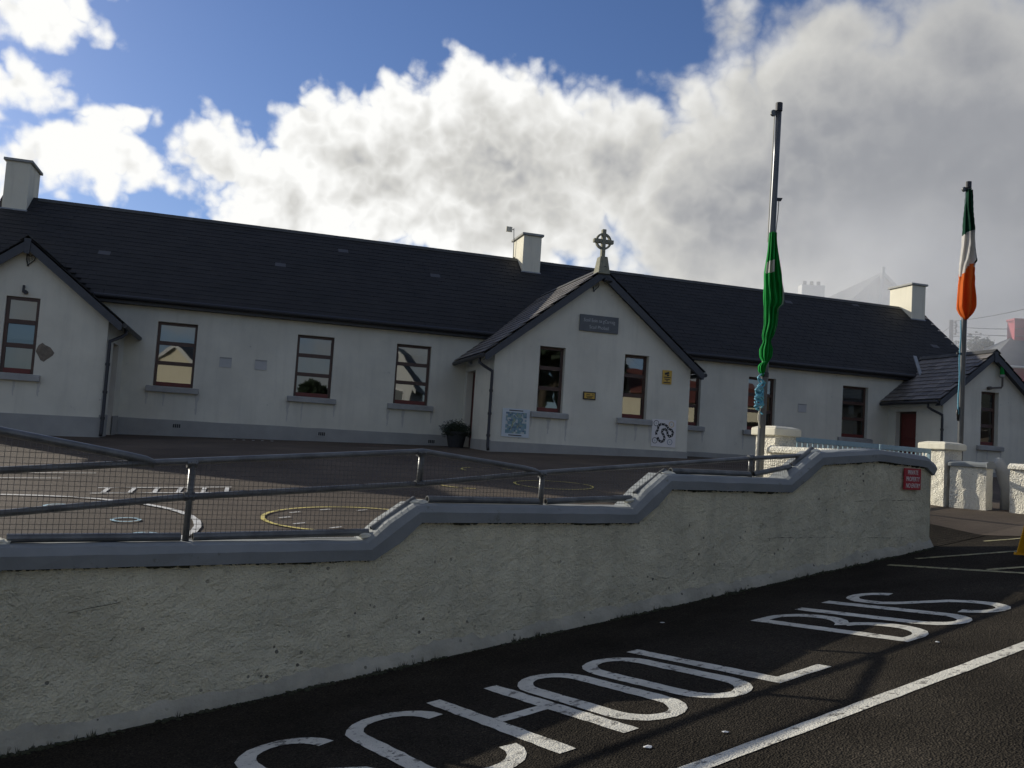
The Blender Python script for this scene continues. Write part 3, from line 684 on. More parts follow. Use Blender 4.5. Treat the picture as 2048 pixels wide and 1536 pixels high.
# ---------------- things fixed to the school
t = thing('name_plaque', (8.44, 20.98, 3.02), 'grey school name plaque with pale lettering high on the centre gable', 'sign')
m_ = MB(); m_.box((7.91, 20.95, 3.03), (8.97, 20.99, 3.45)); m_.build('board', 'sign_grey', t, bevel=.004)
fm = lambda x, z, y=20.948: frame((x, y, z), (1, 0, 0), (0, 0, 1), (0, -1, 0))
text_mesh('Scoil Eoin na gCarraig', .125, 'sign_letter', t, 'lettering', fm(8.44, 3.31), xs=.78)
text_mesh('Scoil Phobail', .125, 'sign_letter', t, 'lettering', fm(8.44, 3.14), xs=.85)
t = thing('camera_notice', (10.43, 20.98, 1.87), 'small yellow camera warning sign near the right corner of centre gable', 'sign')
m_ = MB(); m_.box((10.30, 20.97, 1.86), (10.56, 20.992, 2.22)); m_.build('board', 'sign_yellow', t)
m_ = MB(); m_.obox((10.42, 20.968, 2.14), (.06, 0, .02), (0, .001, 0), (-.01, 0, .025)); m_.obox((10.37, 20.968, 2.115), (.012, 0, .004), (0, .001, 0), (-.002, 0, .014)); m_.obox((10.45, 20.968, 2.09), (.012, 0, -.02), (0, .001, 0), (.03, 0, .008)); m_.build('camera_symbol', 'sign_black', t)
for z, w in ((2.035, .2), (1.985, .15), (1.945, .05), (1.90, .2)):
    m_ = MB(); m_.box((10.43-w/2, 20.966, z-.012), (10.43+w/2, 20.969, z+.012)); m_.build('print_line', 'sign_black', t)
t = thing('framed_plaque', (8.29, 20.98, 1.30), 'small gold plaque in a black frame between the centre gable windows', 'sign')
m_ = MB(); m_.box((8.12, 20.97, 1.29), (8.46, 20.992, 1.49)); m_.build('frame', 'sign_black', t)
m_ = MB(); m_.box((8.15, 20.964, 1.32), (8.43, 20.969, 1.46)); m_.build('plate', 'sign_yellow', t)
for k, (x, z, w) in enumerate(((8.25, 1.42, .10), (8.38, 1.42, .05), (8.29, 1.375, .2), (8.29, 1.345, .14))):
    m_ = MB(); m_.box((x-w/2, 20.961, z-.007), (x+w/2, 20.963, z+.007)); m_.build('print_line', 'sign_black', t)
# board game posters
t = thing('game_poster', (6.38, 20.98, .22), 'square snakes and ladders poster with blue-green grid low on the centre gable', 'poster')
m_ = MB(); m_.box((6.03, 20.974, .22), (6.74, 20.99, .92)); m_.build('sheet', 'poster_white', t)
m_ = MB(); n_ = 12; gx0, gz0, gw, gh = 6.12, .31, .54, .52
for i in range(n_):
    for j in range(n_):
        x0, z0 = gx0+gw*i/n_, gz0+gh*j/n_; m_.quad((x0, 20.971, z0), (x0+gw/n_, 20.971, z0), (x0+gw/n_, 20.971, z0+gh/n_), (x0, 20.971, z0+gh/n_), mi=random.choice((0, 0, 1, 2, 2, 3, 4)))
for k in range(16):
    x0, z0 = gx0+random.uniform(.05, gw-.1), gz0+random.uniform(.05, gh-.1); dx, dz = random.uniform(-.12, .12), random.uniform(.06, .14)
    p = lambda q, w: (min(gx0+gw-.01, max(gx0+.01, x0+dx*q+w)), 20.968, min(gz0+gh-.01, z0+dz*q))
    m_.quad(p(0, 0), p(0, .02), p(1, .02), p(1, 0), mi=random.choice((3, 4, 5)))
m_.build('printed_grid', ['poster_tint_%d' % i for i in range(6)], t)
for z, w in ((.875, .36), (.265, .34)):
    m_ = MB(); m_.box((6.38-w/2, 20.971, z-.012), (6.38+w/2, 20.973, z+.012)); m_.build('print_line', 'sign_black', t)
t = thing('track_poster', (10.41, 20.98, .22), 'white poster with a winding dark race track and circles at right of centre gable', 'poster')
m_ = MB(); m_.box((10.07, 20.974, .22), (10.76, 20.99, .93)); m_.build('sheet', 'sign_white', t)
pf = lambda u, v: (10.07+u*.69, 20.971, .22+v*.71)
m_ = MB(); trk = [(.20, .42), (.18, .52), (.25, .62), (.26, .75), (.36, .83), (.52, .82), (.63, .76), (.68, .68), (.82, .64), (.88, .54), (.84, .43), (.74, .39), (.66, .46), (.64, .58), (.55, .66), (.44, .62), (.42, .52), (.50, .43), (.54, .33), (.50, .22), (.40, .18), (.30, .24), (.25, .34)]
stroke(m_, trk, .085, pf, sub=.03, jit=.001); m_.build('track', 'sign_black', t)
m_ = MB(); pf2 = lambda u, v: (10.07+u*.69, 20.969, .22+v*.71)
for (u, v), (u2, v2) in zip(trk, trk[1:]): stroke(m_, [(u, v), (u+(u2-u)*.16, v+(v2-v)*.16)], .05, pf2, sub=.05, jit=0)
m_.build('track_squares', 'sign_white', t)
for u, v, mt in ((.17, .85, 'sign_black'), (.80, .84, 'sign_yellow'), (.14, .22, 'sign_black'), (.76, .19, 'poster_tint_4')):
    m_ = MB(); stroke(m_, arc(u, v, .10, .10, 0, 360, 20)[:-1], .02, pf, closed=True, jit=0, sub=.2); c_ = m_.build('printed_circle', mt, t)
    m_ = MB(); stroke(m_, [(u-.03, v), (u+.03, v)], .06, pf, jit=0); m_.build('printed_figure', 'poster_tint_3', t)

def wall_lamp(x, y, z, label, s_=1.0):
    t = thing('wall_lamp', (x, y, z), label, 'lamp')
    m_ = MB(); m_.box((x-.05*s_, y-.02, z-.05*s_), (x+.05*s_, y, z+.05*s_)); m_.build('back_plate', 'black_plastic', t)
    m_ = MB(); m_.tube([(x, y-.02, z), (x, y-.16, z+.05), (x, y-.24, z)], .012, 6); m_.build('arm', 'black_plastic', t)
    m_ = MB(); m_.hexa([(x-.11*s_, y-.34, z-.10), (x+.11*s_, y-.34, z-.10), (x+.11*s_, y-.20, z-.12), (x-.11*s_, y-.20, z-.12), (x-.09*s_, y-.32, z-.02), (x+.09*s_, y-.32, z-.02), (x+.09*s_, y-.20, z-.02), (x-.09*s_, y-.20, z-.02)]); m_.build('lamp_head', 'black_plastic', t, bevel=.01)
    return t
def harp(x, y, z, label):
    t = thing('harp_emblem', (x, y, z-.12), label, 'emblem')
    m_ = MB(); m_.tube([(x-.08, y-.03, z+.12), (x-.085, y-.03, z-.02), (x-.05, y-.03, z-.14)], .011, 6); m_.build('pillar', 'black_plastic', t)
    m_ = MB(); m_.tube([(x-.08, y-.03, z+.12), (x-.03, y-.03, z+.06), (x+.04, y-.03, z+.10), (x+.08, y-.03, z+.05), (x+.07, y-.03, z-.02), (x, y-.03, z-.09), (x-.05, y-.03, z-.14)], .010, 6); m_.build('bow', 'black_plastic', t)
    for k in range(4):
        m_ = MB(); m_.tube([(x-.055+k*.03, y-.03, z+.07-.004*k), (x-.055+k*.03, y-.03, z-.11+k*.03)], .005, 5); m_.build('string', 'black_plastic', t)
    m_ = MB(); m_.box((x-.065, y-.03, z-.16), (x-.03, y-.001, z-.125)); m_.build('foot', 'black_plastic', t)
harp(-4.70, 21.2, 3.36, 'small black wrought iron harp under the left gable apex')
harp(8.30, 21.0, 4.22, 'small black wrought iron harp under the cross on centre gable')
wall_lamp(8.52, 21.0, 4.42, 'black floodlight just under the apex of the centre gable')
t = thing('wall_bracket', (-4.75, 21.2, 2.6), 'small black bracket fitting just above the left gable window', 'bracket')
m_ = MB(); m_.box((-4.80, 21.14, 2.62), (-4.76, 21.19, 2.78)); m_.build('upright', 'black_plastic', t)
m_ = MB(); m_.tube([(-4.73, 21.10, 2.63), (-4.73, 21.195, 2.63)], .045, 10); m_.build('sensor', 'black_plastic', t)
t = thing('lamp_bracket', (21.85, 21.64, 2.62), 'weathered green lamp on a bent bracket above the far right gable window', 'lamp')
m_ = MB(); m_.tube([(21.5, 21.55, 2.66), (21.86, 21.5, 2.70), (21.9, 21.5, 2.75), (21.9, 21.5, 3.0)], .03, 7); m_.build('bracket', 'wood_pole', t)
m_ = MB(); m_.sphere((21.88, 21.5, 3.05), .08, sq=(1, 1, .8)); m_.build('lamp_head', 'plinth_grey', t, smooth=True)
m_ = MB(); m_.tube([(21.89, 21.5, 3.10), (21.87, 21.5, 3.3), (21.89, 21.5, 3.5)], lambda q: .07-.05*q, 7); m_.build('hood', 'flag_green', t)
m_ = MB(); m_.tube([(21.5, 21.64, 2.66), (21.5, 21.52, 2.66)], .05, 8); m_.build('wall_plate', 'wood_pole', t)
for x, y, z, lab in ((5.75, 23.35, 2.22, 'small grey bulkhead light over the door beside the planter'), (19.87, 23.2, 2.2, 'small grey bulkhead light over the red side door on the right')):
    t = thing('bulkhead_light', (x, y, z-.07), lab, 'lamp'); m_ = MB(); m_.box((x-.02, y-.09, z-.08), (x, y+.09, z+.08)); m_.build('back_plate', 'plinth_grey', t)
    m_ = MB(); m_.box((x-.08, y-.07, z-.06), (x-.021, y+.07, z+.06)); m_.build('cover', 'lead', t, bevel=.02)
# aerial on the middle chimney
t = thing('aerial', (7.95, 27.55, 6.0), 'pale box aerial on a thin mast beside the middle chimney', 'aerial')
m_ = MB(); m_.tube([(7.97, 27.6, 5.9), (7.95, 27.6, 6.6), (7.92, 27.6, 7.12)], .014, 6); m_.build('mast', 'galvanised', t)
m_ = MB(); m_.box((7.66, 27.56, 6.98), (7.86, 27.62, 7.15)); m_.build('panel', 'rope_pale', t, bevel=.01)
m_ = MB(); m_.tube([(7.84, 27.59, 7.07), (7.93, 27.6, 7.07)], .012, 6); m_.build('clamp', 'galvanised', t)
m_ = MB(); m_.tube([(7.96, 27.6, 6.15), (8.02, 27.6, 6.15)], .02, 6); m_.build('bracket', 'galvanised', t)
# planter with a dark clipped bush
px_, py_ = 5.40, 23.1; pz_ = yz(px_, py_)
t = thing('planter', (px_, py_, pz_), 'dark bushy evergreen in a black tub beside the centre gable door', 'planter')
m_ = MB(); N_ = 18; prof = [(.20, 0), (.27, .36), (.30, .36), (.30, .42), (.25, .42), (.24, .36)]
vs = [(px_+r_*math.cos(2*math.pi*j/N_), py_+r_*math.sin(2*math.pi*j/N_), pz_+z) for r_, z in prof for j in range(N_)]
m_.add(vs, [(i*N_+j, i*N_+(j+1) % N_, (i+1)*N_+(j+1) % N_, (i+1)*N_+j) for i in range(len(prof)-1) for j in range(N_)] + [tuple(range(5*N_, 6*N_))]); m_.build('tub', 'pot', t, smooth=False)
m_ = MB(); m_.tube([(px_, py_, pz_+.36), (px_, py_, pz_+.6)], .03, 6); m_.build('stem', 'bark', t)
m_ = MB()
for k in range(4200):
    th, ph, rr = random.uniform(0, 2*math.pi), math.acos(random.uniform(-.6, 1)), random.uniform(.35, 1.05)
    bx = mnoise.noise((math.cos(th)*2, math.sin(th)*2, ph*2))*.12
    c_ = Vector((px_+math.sin(ph)*math.cos(th)*(.43+bx)*rr, py_+math.sin(ph)*math.sin(th)*(.36+bx)*rr, pz_+.43+math.cos(ph)*(.27+bx)*rr))
    a_ = Vector((random.uniform(-1, 1), random.uniform(-1, 1), random.uniform(-.4, 1))).normalized()*random.uniform(.025, .05); b_ = a_.orthogonal().normalized()*.012
    m_.add([c_-b_, c_+b_, c_+a_], [(0, 1, 2)])
o = m_.build('foliage', 'leaf', t)

# ------------------------------------------------------------------ boundary wall with stepped coping
PROF = [(-6.0, -1.66), (-3.3, -1.62), (-2.9, -1.33), (-.35, -1.07), (.08, -1.06), (.50, -.785), (2.90, -.775), (3.28, -.495), (5.49, -.49), (5.90, -.175), (7.62, -.165), (8.12, .14), (9.15, .225), (10.12, .19), (10.30, .10)]
def ctop(a):
    for (a0, z0), (a1, z1) in zip(PROF, PROF[1:]):
        if a0 <= a <= a1: return z0+(z1-z0)*(a-a0)/(a1-a0)
    return PROF[0][1] if a < PROF[0][0] else PROF[-1][1]
def wp(a, off, z):  # point at distance off behind the wall face
    x, y = xy(a, WC+off); return (x, y, z)
bw = thing('boundary_wall', wp(4, .1, rz(*xy(4, WC))), 'long cream roughcast boundary wall stepping up the hill beside the road', 'wall')
m_ = MB(); NA, NZ = 760, 44; vs = []
A0, A1 = -6.0, 10.265
for i in range(NA+1):
    a = A0+(A1-A0)*i/NA; zb_ = rz(*xy(a, WC))-.15; zt = ctop(a)-.07
    for j in range(NZ+1):
        z = zb_+(zt-zb_)*j/NZ
        off = .012*mnoise.noise((a*1.3, z*1.6, 3.1)) + .009*mnoise.noise((a*6, z*6, 1.7)) + .008*mnoise.noise((a*12, z*19, 5.5)) + .006*mnoise.noise((a*25, z*34, 2.5))
        vs.append(wp(a, -off, z))
m_.add(vs, [(i*(NZ+1)+j, (i+1)*(NZ+1)+j, (i+1)*(NZ+1)+j+1, i*(NZ+1)+j+1) for i in range(NA) for j in range(NZ)])
for i in range(60):  # rear face, top and end
    a, a2 = A0+(A1-A0)*i/60, A0+(A1-A0)*(i+1)/60
    m_.quad(wp(a, .25, yz(*xy(a, WC+.25))-.5), wp(a2, .25, yz(*xy(a2, WC+.25))-.5), wp(a2, .25, ctop(a2)-.07), wp(a, .25, ctop(a)-.07))
zb_ = rz(*xy(A1, WC))-.15
m_.quad(wp(A1, 0, zb_), wp(A1, .25, zb_), wp(A1, .25, ctop(A1)-.07), wp(A1, 0, ctop(A1)-.07))
m_.build('wall_body', 'roughcast', bw, smooth=True)
# rough skirting where the wall meets the tarmac
m_ = MB(); vs = []; NA = 420
for i in range(NA+1):
    a = A0+(A1+.03-A0)*i/NA; zb_ = rz(*xy(a, WC)); hgt = .075+.05*mnoise.noise((a*2.1, 0, 9))+.03*mnoise.noise((a*9, 4, 9)); out = .035+.014*mnoise.noise((a*3, 2, 4))+.010*mnoise.noise((a*14, 2, 1))
    vs += [wp(a, -out-.012, zb_-.02), wp(a, -out, zb_+hgt*.55), wp(a, -out*.55, zb_+hgt), wp(a, .03, zb_+hgt+.09)]
m_.add(vs, [(4*i+j, 4*i+4+j, 4*i+5+j, 4*i+1+j) for i in range(NA) for j in range(3)]); m_.build('skirting', 'skirt', bw, smooth=True)
# coping stones: section (offset behind face, height), swept over each run of the profile
SEC = [(-.045, -.135), (-.055, -.055), (-.02, -.008), (.02, .004), (.24, .004), (.29, -.03), (.29, -.135)]
def copsec(a, mit):  # mitred section at profile vertex
    z = ctop(a); return [wp(a + (mit*(h+.06)), o_, z+h) for o_, h in SEC]
mits = []
for i, (a, z) in enumerate(PROF):
    s0 = math.atan2(z-PROF[i-1][1], a-PROF[i-1][0]) if i > 0 else None; s1 = math.atan2(PROF[i+1][1]-z, PROF[i+1][0]-a) if i < len(PROF)-1 else None
    s0 = s1 if s0 is None else s0; s1 = s0 if s1 is None else s1; mits.append(-math.tan((s0+s1)/2))
for i in range(len(PROF)-1):
    a0, a1 = PROF[i][0], PROF[i+1][0]; m_ = MB(); n_ = len(SEC); K_ = max(1, int((a1-a0)/.18)); vs = []
    for k in range(K_+1):
        t_ = k/K_; a = a0+(a1-a0)*t_; mt = mits[i]*(1-t_)+mits[i+1]*t_ if K_ == 1 else (mits[i] if k == 0 else mits[i+1] if k == K_ else -(PROF[i+1][1]-PROF[i][1])/(a1-a0))
        z = ctop(a); j_ = 0 if k in (0, K_) else 1
        vs += [wp(a+mt*(h+.06), o_+j_*.006*mnoise.noise((a*4, q, 2)), z+h+j_*.007*mnoise.noise((a*5, q, 7))) for q, (o_, h) in enumerate(SEC)]
    m_.add(vs, [(k*n_+j, (k+1)*n_+j, (k+1)*n_+(j+1) % n_, k*n_+(j+1) % n_) for k in range(K_) for j in range(n_)] + [tuple(range(n_)), tuple(K_*n_+j for j in range(n_))])
    m_.build('coping', 'coping', bw, bevel=0)
# moss and dirt lodged under the coping
m_ = MB()
for k in range(620):
    a = random.uniform(-1.0, 10.2); s_ = random.uniform(.004, .016)*(1.4 if mnoise.noise((a*2.3, 0, 0)) > .1 else .6)
    m_.sphere(wp(a, -.012, ctop(a)-.137-random.uniform(0, .008)), s_, 5, 4, (1.5, .8, .7), jit=.35)
o = m_.build('moss', 'moss', bw); o['kind'] = 'stuff'
# hairline cracks and a small patch of lost dash
for pts in ([(8.75, -.37), (9.2, -.36), (9.9, -.34)], [(7.3, -.77), (8.4, -.765)], [(9.0, -.775), (9.7, -.78)], [(.9, -1.19), (1.25, -1.13)]):
    m_ = MB(); stroke(m_, pts, .0025, lambda a_, z: wp(a_, -.024, z+.012*mnoise.noise((a_*7, 0, 0))), jit=.0025, sub=.04); m_.build('crack', 'moss', bw)
# grit, moss and small weeds along the foot of the wall
m_ = MB()
for k in range(1500):
    a = random.uniform(-1.0, 10.3); off = -.045-abs(random.gauss(0, .035)); x, y = xy(a, WC+off); k_ = mnoise.noise((a*1.7, 3, 3)) > -.1
    s_ = random.uniform(.003, .011)*(1.5 if k_ else .8); m_.sphere((x, y, rz(x, y)+s_*.3), s_, 5, 4, (1.3, 1.1, .6), jit=.35)
for k in range(120):
    a = random.uniform(-.5, 10.2); x, y = xy(a, WC-.05)
    if mnoise.noise((a*1.7, 3, 3)) < .0: continue
    for b_ in range(5):
        dx, dy = random.uniform(-.02, .02), random.uniform(-.02, .01); h = random.uniform(.02, .05); z = rz(x, y)
        m_.add([(x+dx*.3-.003, y, z), (x+dx*.3+.003, y, z), (x+dx, y+dy, z+h)], [(0, 1, 2)])
o = m_.build('foot_grit', 'moss', bw); o['kind'] = 'stuff'
# pale mortar dabs where the pipes are bedded
for a in (.5, 2.93, 3.33, 5.55, 5.98, 8.15):
    m_ = MB(); m_.sphere(wp(a, .10, ctop(a)+.008), .075, 8, 6, (1.1, .9, .35), jit=.25); m_.build('mortar_dab', 'render_white', bw)

# ------------------------------------------------------------------ pipe and mesh fence on the wall
fe = thing('pipe_fence', wp(4, .13, ctop(4)), 'galvanised pipe railing with square wire mesh on top of the boundary wall', 'fence')
FO = .13
RA = [(-3.2, .26), (.45, -.106), (1.18, -.222), (1.30, -.245), (1.36, -.27)]
RB = [(-3.2, -.66), (.47, -.344), (1.33, -.262), (3.26, -.098), (3.36, -.088), (3.48, -.10), (4.35, -.183), (4.46, -.20), (4.55, -.235)]
RC = [(-3.2, -.97), (.495, -.604), (1.58, -.482), (3.35, -.345), (4.53, -.215), (7.17, .025), (9.36, .205)]
def interp(P, a):
    for (a0, z0), (a1, z1) in zip(P, P[1:]):
        if a0 <= a <= a1: return z0+(z1-z0)*(a-a0)/(a1-a0)
    return None
for P, rr_ in ((RA, .028), (RB, .023), (RC, .023)):
    m_ = MB(); m_.tube([wp(a, FO+.002*mnoise.noise((a, 1, 1)), z) for a, z in P], rr_, 12); m_.build('rail', 'galvanised', fe, smooth=True)
for a, z0, z1 in ((1.60, -.785, -.255), (3.35, -.345, -.10), (4.54, -.49, -.23), (7.18, -.165, .05), (-1.2, -1.1, -.02)):
    m_ = MB(); m_.tube([wp(a, FO, z0), wp(a+.005, FO, z1)], .023, 10); m_.build('post', 'galvanised', fe, smooth=True)
for a0, a1 in ((.54, 1.56), (1.64, 2.93), (2.96, 3.31), (3.42, 4.50), (4.58, 5.55), (5.60, 5.97), (6.04, 7.15), (7.21, 7.78), (7.80, 8.14), (-2.8, -.4), (-.36, .05)):
    m_ = MB(); d_ = .034; m_.pipe(wp(a0, FO-.02, ctop(a0)+d_), wp(a1, FO-.02, ctop(a1)+d_), .028, .021); m_.build('bottom_rail', 'galvanised', fe, smooth=False)
for a, z in ((1.60, -.48), (1.60, -.255), (3.35, -.345), (3.35, -.10), (4.54, -.225), (7.18, .03)):
    m_ = MB(); m_.tube([wp(a-.035, FO, z), wp(a+.035, FO, z+.004)], .031, 10); c_ = m_.build('clamp', 'galvanised', fe)
    for q in (-.02, .02):
        m_ = MB(); m_.sphere(wp(a+q, FO-.033, z), .009, 6, 5); m_.build('bolt', 'galvanised', c_)
m_ = MB(); sp_ = .0335; w_ = .0016; MO = FO-.031
def bot(a): return ctop(a)+.02
def topf(a): return interp(RA, a) if a < 1.33 else interp(RB, a) if a < 4.5 else interp(RC, a)
a = -2.8; i = 0
while a < 9.25:
    z0, z1 = bot(a), topf(a)
    if z1-z0 > .03:
        N_ = 4; pts = [wp(a+.003*mnoise.noise((i*.7, k*.9, 0)), MO+.004*mnoise.noise((i*.31, k, 4)), z0+(z1-z0)*k/N_) for k in range(N_+1)]
        m_.tube(pts, w_, 4, False)
    a += sp_; i += 1
z = -1.6; k = 0
while z < .26:
    run = []; a = -2.8
    while a < 9.3:
        zz = z+.006*mnoise.noise((a*.8, k*.6, 2))+.012*a*0
        ok = bot(a)-.01 < zz < topf(min(a, 9.2))
        if ok: run.append(wp(a, MO+.003+.004*mnoise.noise((a*.9, k, 4)), zz))
        if (not ok or a > 9.2) and len(run) > 1: m_.tube(run, w_, 4, False)
        if not ok: run = []
        a += .12
    z += sp_; k += 1
o = m_.build('wire_mesh', 'wire', fe); o['kind'] = 'stuff'

# ------------------------------------------------------------------ red notice on the wall
t = thing('entry_notice', wp(9.81, -.02, -.21), 'red and white private property notice near the right end of boundary wall', 'sign')
ex = Vector((DX, DY, 0)); en = Vector((DY, -DX, 0))
m_ = MB(); c_ = Vector(wp(9.815, -.035, -.093)); m_.obox(c_, ex*.168, en*.006, Vector((0, 0, .125))); m_.build('board', 'sign_red', t)
for body, z, sh, sz in (('PRIVATE', .075, 0, .075), ('PROPERTY', -.002, 0, .075), ('NO ENTRY', -.080, .25, .075)):
    text_mesh(body, sz, 'sign_white', t, 'lettering', frame(c_+en*.009+Vector((0, 0, z)), ex, Vector((0, 0, 1)), en), shear=sh, xs=.76)

# ------------------------------------------------------------------ entrance: return wall, pillars, splay walls, gate
def solid_wall(name, pts, h, th, zcap, mat, label, cap=.09, capover=.04, group=None):
    t = thing(name, (*pts[0], yardz(*pts[0])), label, 'wall', group)
    m_ = MB()
    P = [Vector((p[0], p[1], 0)) for p in pts]
    for p0, p1 in zip(P, P[1:]):
        d_ = (p1-p0); L_ = d_.length; d_.normalize(); nn = Vector((-d_.y, d_.x, 0)); K_ = max(2, int(L_/.06)); Z_ = 14
        for sgn in (1, -1):
            vs = []
            for i in range(K_+1):
                q = p0+d_*L_*i/K_; zb_ = yardz(q.x, q.y)-.3
                for j in range(Z_+1):
                    z = zb_+(zcap-zb_)*j/Z_; nz = .018*mnoise.noise((q.x*9, q.y*9, z*9))+.008*mnoise.noise((q.x*3, q.y*3, z*3))
                    vs.append(q+nn*sgn*(th/2+nz)+Vector((0, 0, z)))
            m_.add(vs, [(i*(Z_+1)+j, (i+1)*(Z_+1)+j, (i+1)*(Z_+1)+j+1, i*(Z_+1)+j+1) for i in range(K_) for j in range(Z_)])
        for q in (p0, p1):
            zb_ = yardz(q.x, q.y)-.3; m_.quad(q+nn*th/2+Vector((0, 0, zb_)), q-nn*th/2+Vector((0, 0, zb_)), q-nn*th/2+Vector((0, 0, zcap)), q+nn*th/2+Vector((0, 0, zcap)))
    m_.build('wall_body', mat, t, smooth=True)
    for p0, p1 in zip(P, P[1:]):
        d_ = (p1-p0); L_ = d_.length; d_.normalize(); nn = Vector((-d_.y, d_.x, 0)); m_ = MB(); w = th/2+capover
        sec = [(-w, 0), (-w, cap*.6), (-w*.55, cap), (w*.55, cap), (w, cap*.6), (w, 0)]; n_ = len(sec)
        vs = [q+nn*o_+Vector((0, 0, zcap+h_)) for q in (p0-d_*.02, p1+d_*.02) for o_, h_ in sec]
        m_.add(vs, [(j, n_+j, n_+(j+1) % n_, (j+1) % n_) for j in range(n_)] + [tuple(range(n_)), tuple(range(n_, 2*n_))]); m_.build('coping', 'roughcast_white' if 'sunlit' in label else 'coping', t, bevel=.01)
    return t
solid_wall('return_wall', [xy(9.36, 6.34), xy(9.27, 7.62)], .1, .22, .12, 'roughcast_white', 'short sunlit whitewashed return wall between boundary wall end and left gate pillar')
def pillar(c, ang, w, ztop, label):
    x, y = c; zb_ = yardz(x, y)-.2; t = thing('gate_pillar', (x, y, yardz(x, y)), label, 'pillar', 'gate pillars')
    ca, sa = math.cos(ang), math.sin(ang); e1, e2 = Vector((ca, sa, 0)), Vector((-sa, ca, 0)); O = Vector((x, y, 0))
    m_ = MB(); K_, Z_ = 8, 16
    for ax, nn in ((e1, -e2), (e2, e1), (-e1, e2), (-e2, -e1)):
        vs = []
        for i in range(K_+1):
            s_ = -w/2+w*i/K_
            for j in range(Z_+1):
                z = zb_+(ztop-.13-zb_)*j/Z_; q = O+ax*s_+nn*(w/2)
                nz = (.016*mnoise.noise((q.x*10, q.y*10, z*10))) if 0 < i < K_ else 0
                vs.append(q+nn*nz+Vector((0, 0, z)))
        m_.add(vs, [(i*(Z_+1)+j, (i+1)*(Z_+1)+j, (i+1)*(Z_+1)+j+1, i*(Z_+1)+j+1) for i in range(K_) for j in range(Z_)])
    m_.build('shaft', 'roughcast_white', t, smooth=False)
    m_ = MB(); w2 = w/2+.05
    q = lambda s1, s2, z: O+e1*s1+e2*s2+Vector((0, 0, z))
    m_.hexa([q(-w2, -w2, ztop-.13), q(w2, -w2, ztop-.13), q(w2, w2, ztop-.13), q(-w2, w2, ztop-.13), q(-w2, -w2, ztop-.03), q(w2, -w2, ztop-.03), q(w2, w2, ztop-.03), q(-w2, w2, ztop-.03)])
    m_.hexa([q(-w2, -w2, ztop-.03), q(w2, -w2, ztop-.03), q(w2, w2, ztop-.03), q(-w2, w2, ztop-.03), q(-w2*.6, -w2*.6, ztop), q(w2*.6, -w2*.6, ztop), q(w2*.6, w2*.6, ztop), q(-w2*.6, w2*.6, ztop)])
    m_.build('cap', 'render_cream', t, bevel=.015)
RANG = math.atan2(DY, DX)
LP, RP = xy(9.53, 7.84), xy(13.72, 7.97)
pillar(LP, math.radians(10), .36, .48, 'squat whitewashed gate pillar with flat cap beside the pole with the green flag')
pillar(RP, math.radians(10), .41, .50, 'squat whitewashed gate pillar with flat cap at right side of blue gate')
solid_wall('splay_wall', [xy(13.66, 7.74), xy(13.72, 7.20)], .1, .24, .12, 'roughcast_white', 'short whitewashed wall stub attached to the right gate pillar')
solid_wall('roadside_wall', [xy(13.76, 6.86), xy(13.80, 6.30), xy(16.5, 6.15), xy(24, 6.15)], .1, .26, .12, 'roughcast_white', 'sunlit rough whitewashed wall with rounded coping at far right edge')
t = thing('stone_post', (*xy(14.05, 7.12), yardz(*xy(14.05, 7.12))), 'leaning grey concrete post with rounded top between the white walls', 'post')
bx, by = xy(14.05, 7.10); tx, ty = xy(14.02, 7.22); zb_ = yardz(bx, by); m_ = MB()
m_.tube([(bx, by, zb_-.1), (bx, by, zb_+.3), ((bx+tx)/2, (by+ty)/2, zb_+.55), (tx, ty, zb_+.70), (tx, ty, zb_+.77), (tx, ty, zb_+.79)], lambda q: .095 if q < .5 else (.085 if q < .75 else (.06 if q < .95 else .02)), 10); m_.build('shaft', 'concrete', t, smooth=True)
# blue double gate
G0, G1 = Vector((*xy(9.64, 7.90), 0)), Vector((*xy(13.42, 7.98), 0)); gd = (G1-G0).normalized(); GT = .335; GL = (G1-G0).length
barme = MB(); barme.box((-.009, -.009, 0), (.009, .009, 1)); barme = barme.mesh('bar', 'gate_blue')
for k in (0, 1):
    s0, s1 = (0.02, GL*.62-.015) if k == 0 else (GL*.62+.015, GL-.02)
    p = lambda s_, z: G0+gd*s_+Vector((0, 0, z))
    base = G0+gd*(s0+s1)/2
    t = thing('entrance_gate', (base.x, base.y, yardz(base.x, base.y)), ('pale blue barred metal gate leaf hung on the left pillar', 'pale blue barred metal gate leaf hung on the right pillar')[k], 'gate', 'gate leaves')
    up = Vector((0, 0, 1)); nn = gd.cross(up)
    for z, hh in ((GT, .035), (-.42, .025)):
        m_ = MB(); m_.obox(p((s0+s1)/2, z), gd*((s1-s0)/2), nn*.022, up*hh); m_.build('rail', 'gate_blue', t, bevel=.004)
    for s_ in (s0+.025, s1-.025):
        m_ = MB(); m_.obox(p(s_, (GT-.035-.5)/2), gd*.022, nn*.0215, up*((GT-.035+.5)/2)); m_.build('stile', 'gate_blue', t)
    n_ = int((s1-s0-.1)/.115)
    for i in range(1, n_):
        s_ = s0+.05+(s1-s0-.1)*i/n_; q = p(s_, -.40); place('bar', barme, Matrix.Translation(q) @ Matrix.Rotation(RANG, 4, 'Z') @ Matrix.Diagonal((1, 1, GT+.37, 1)), t)

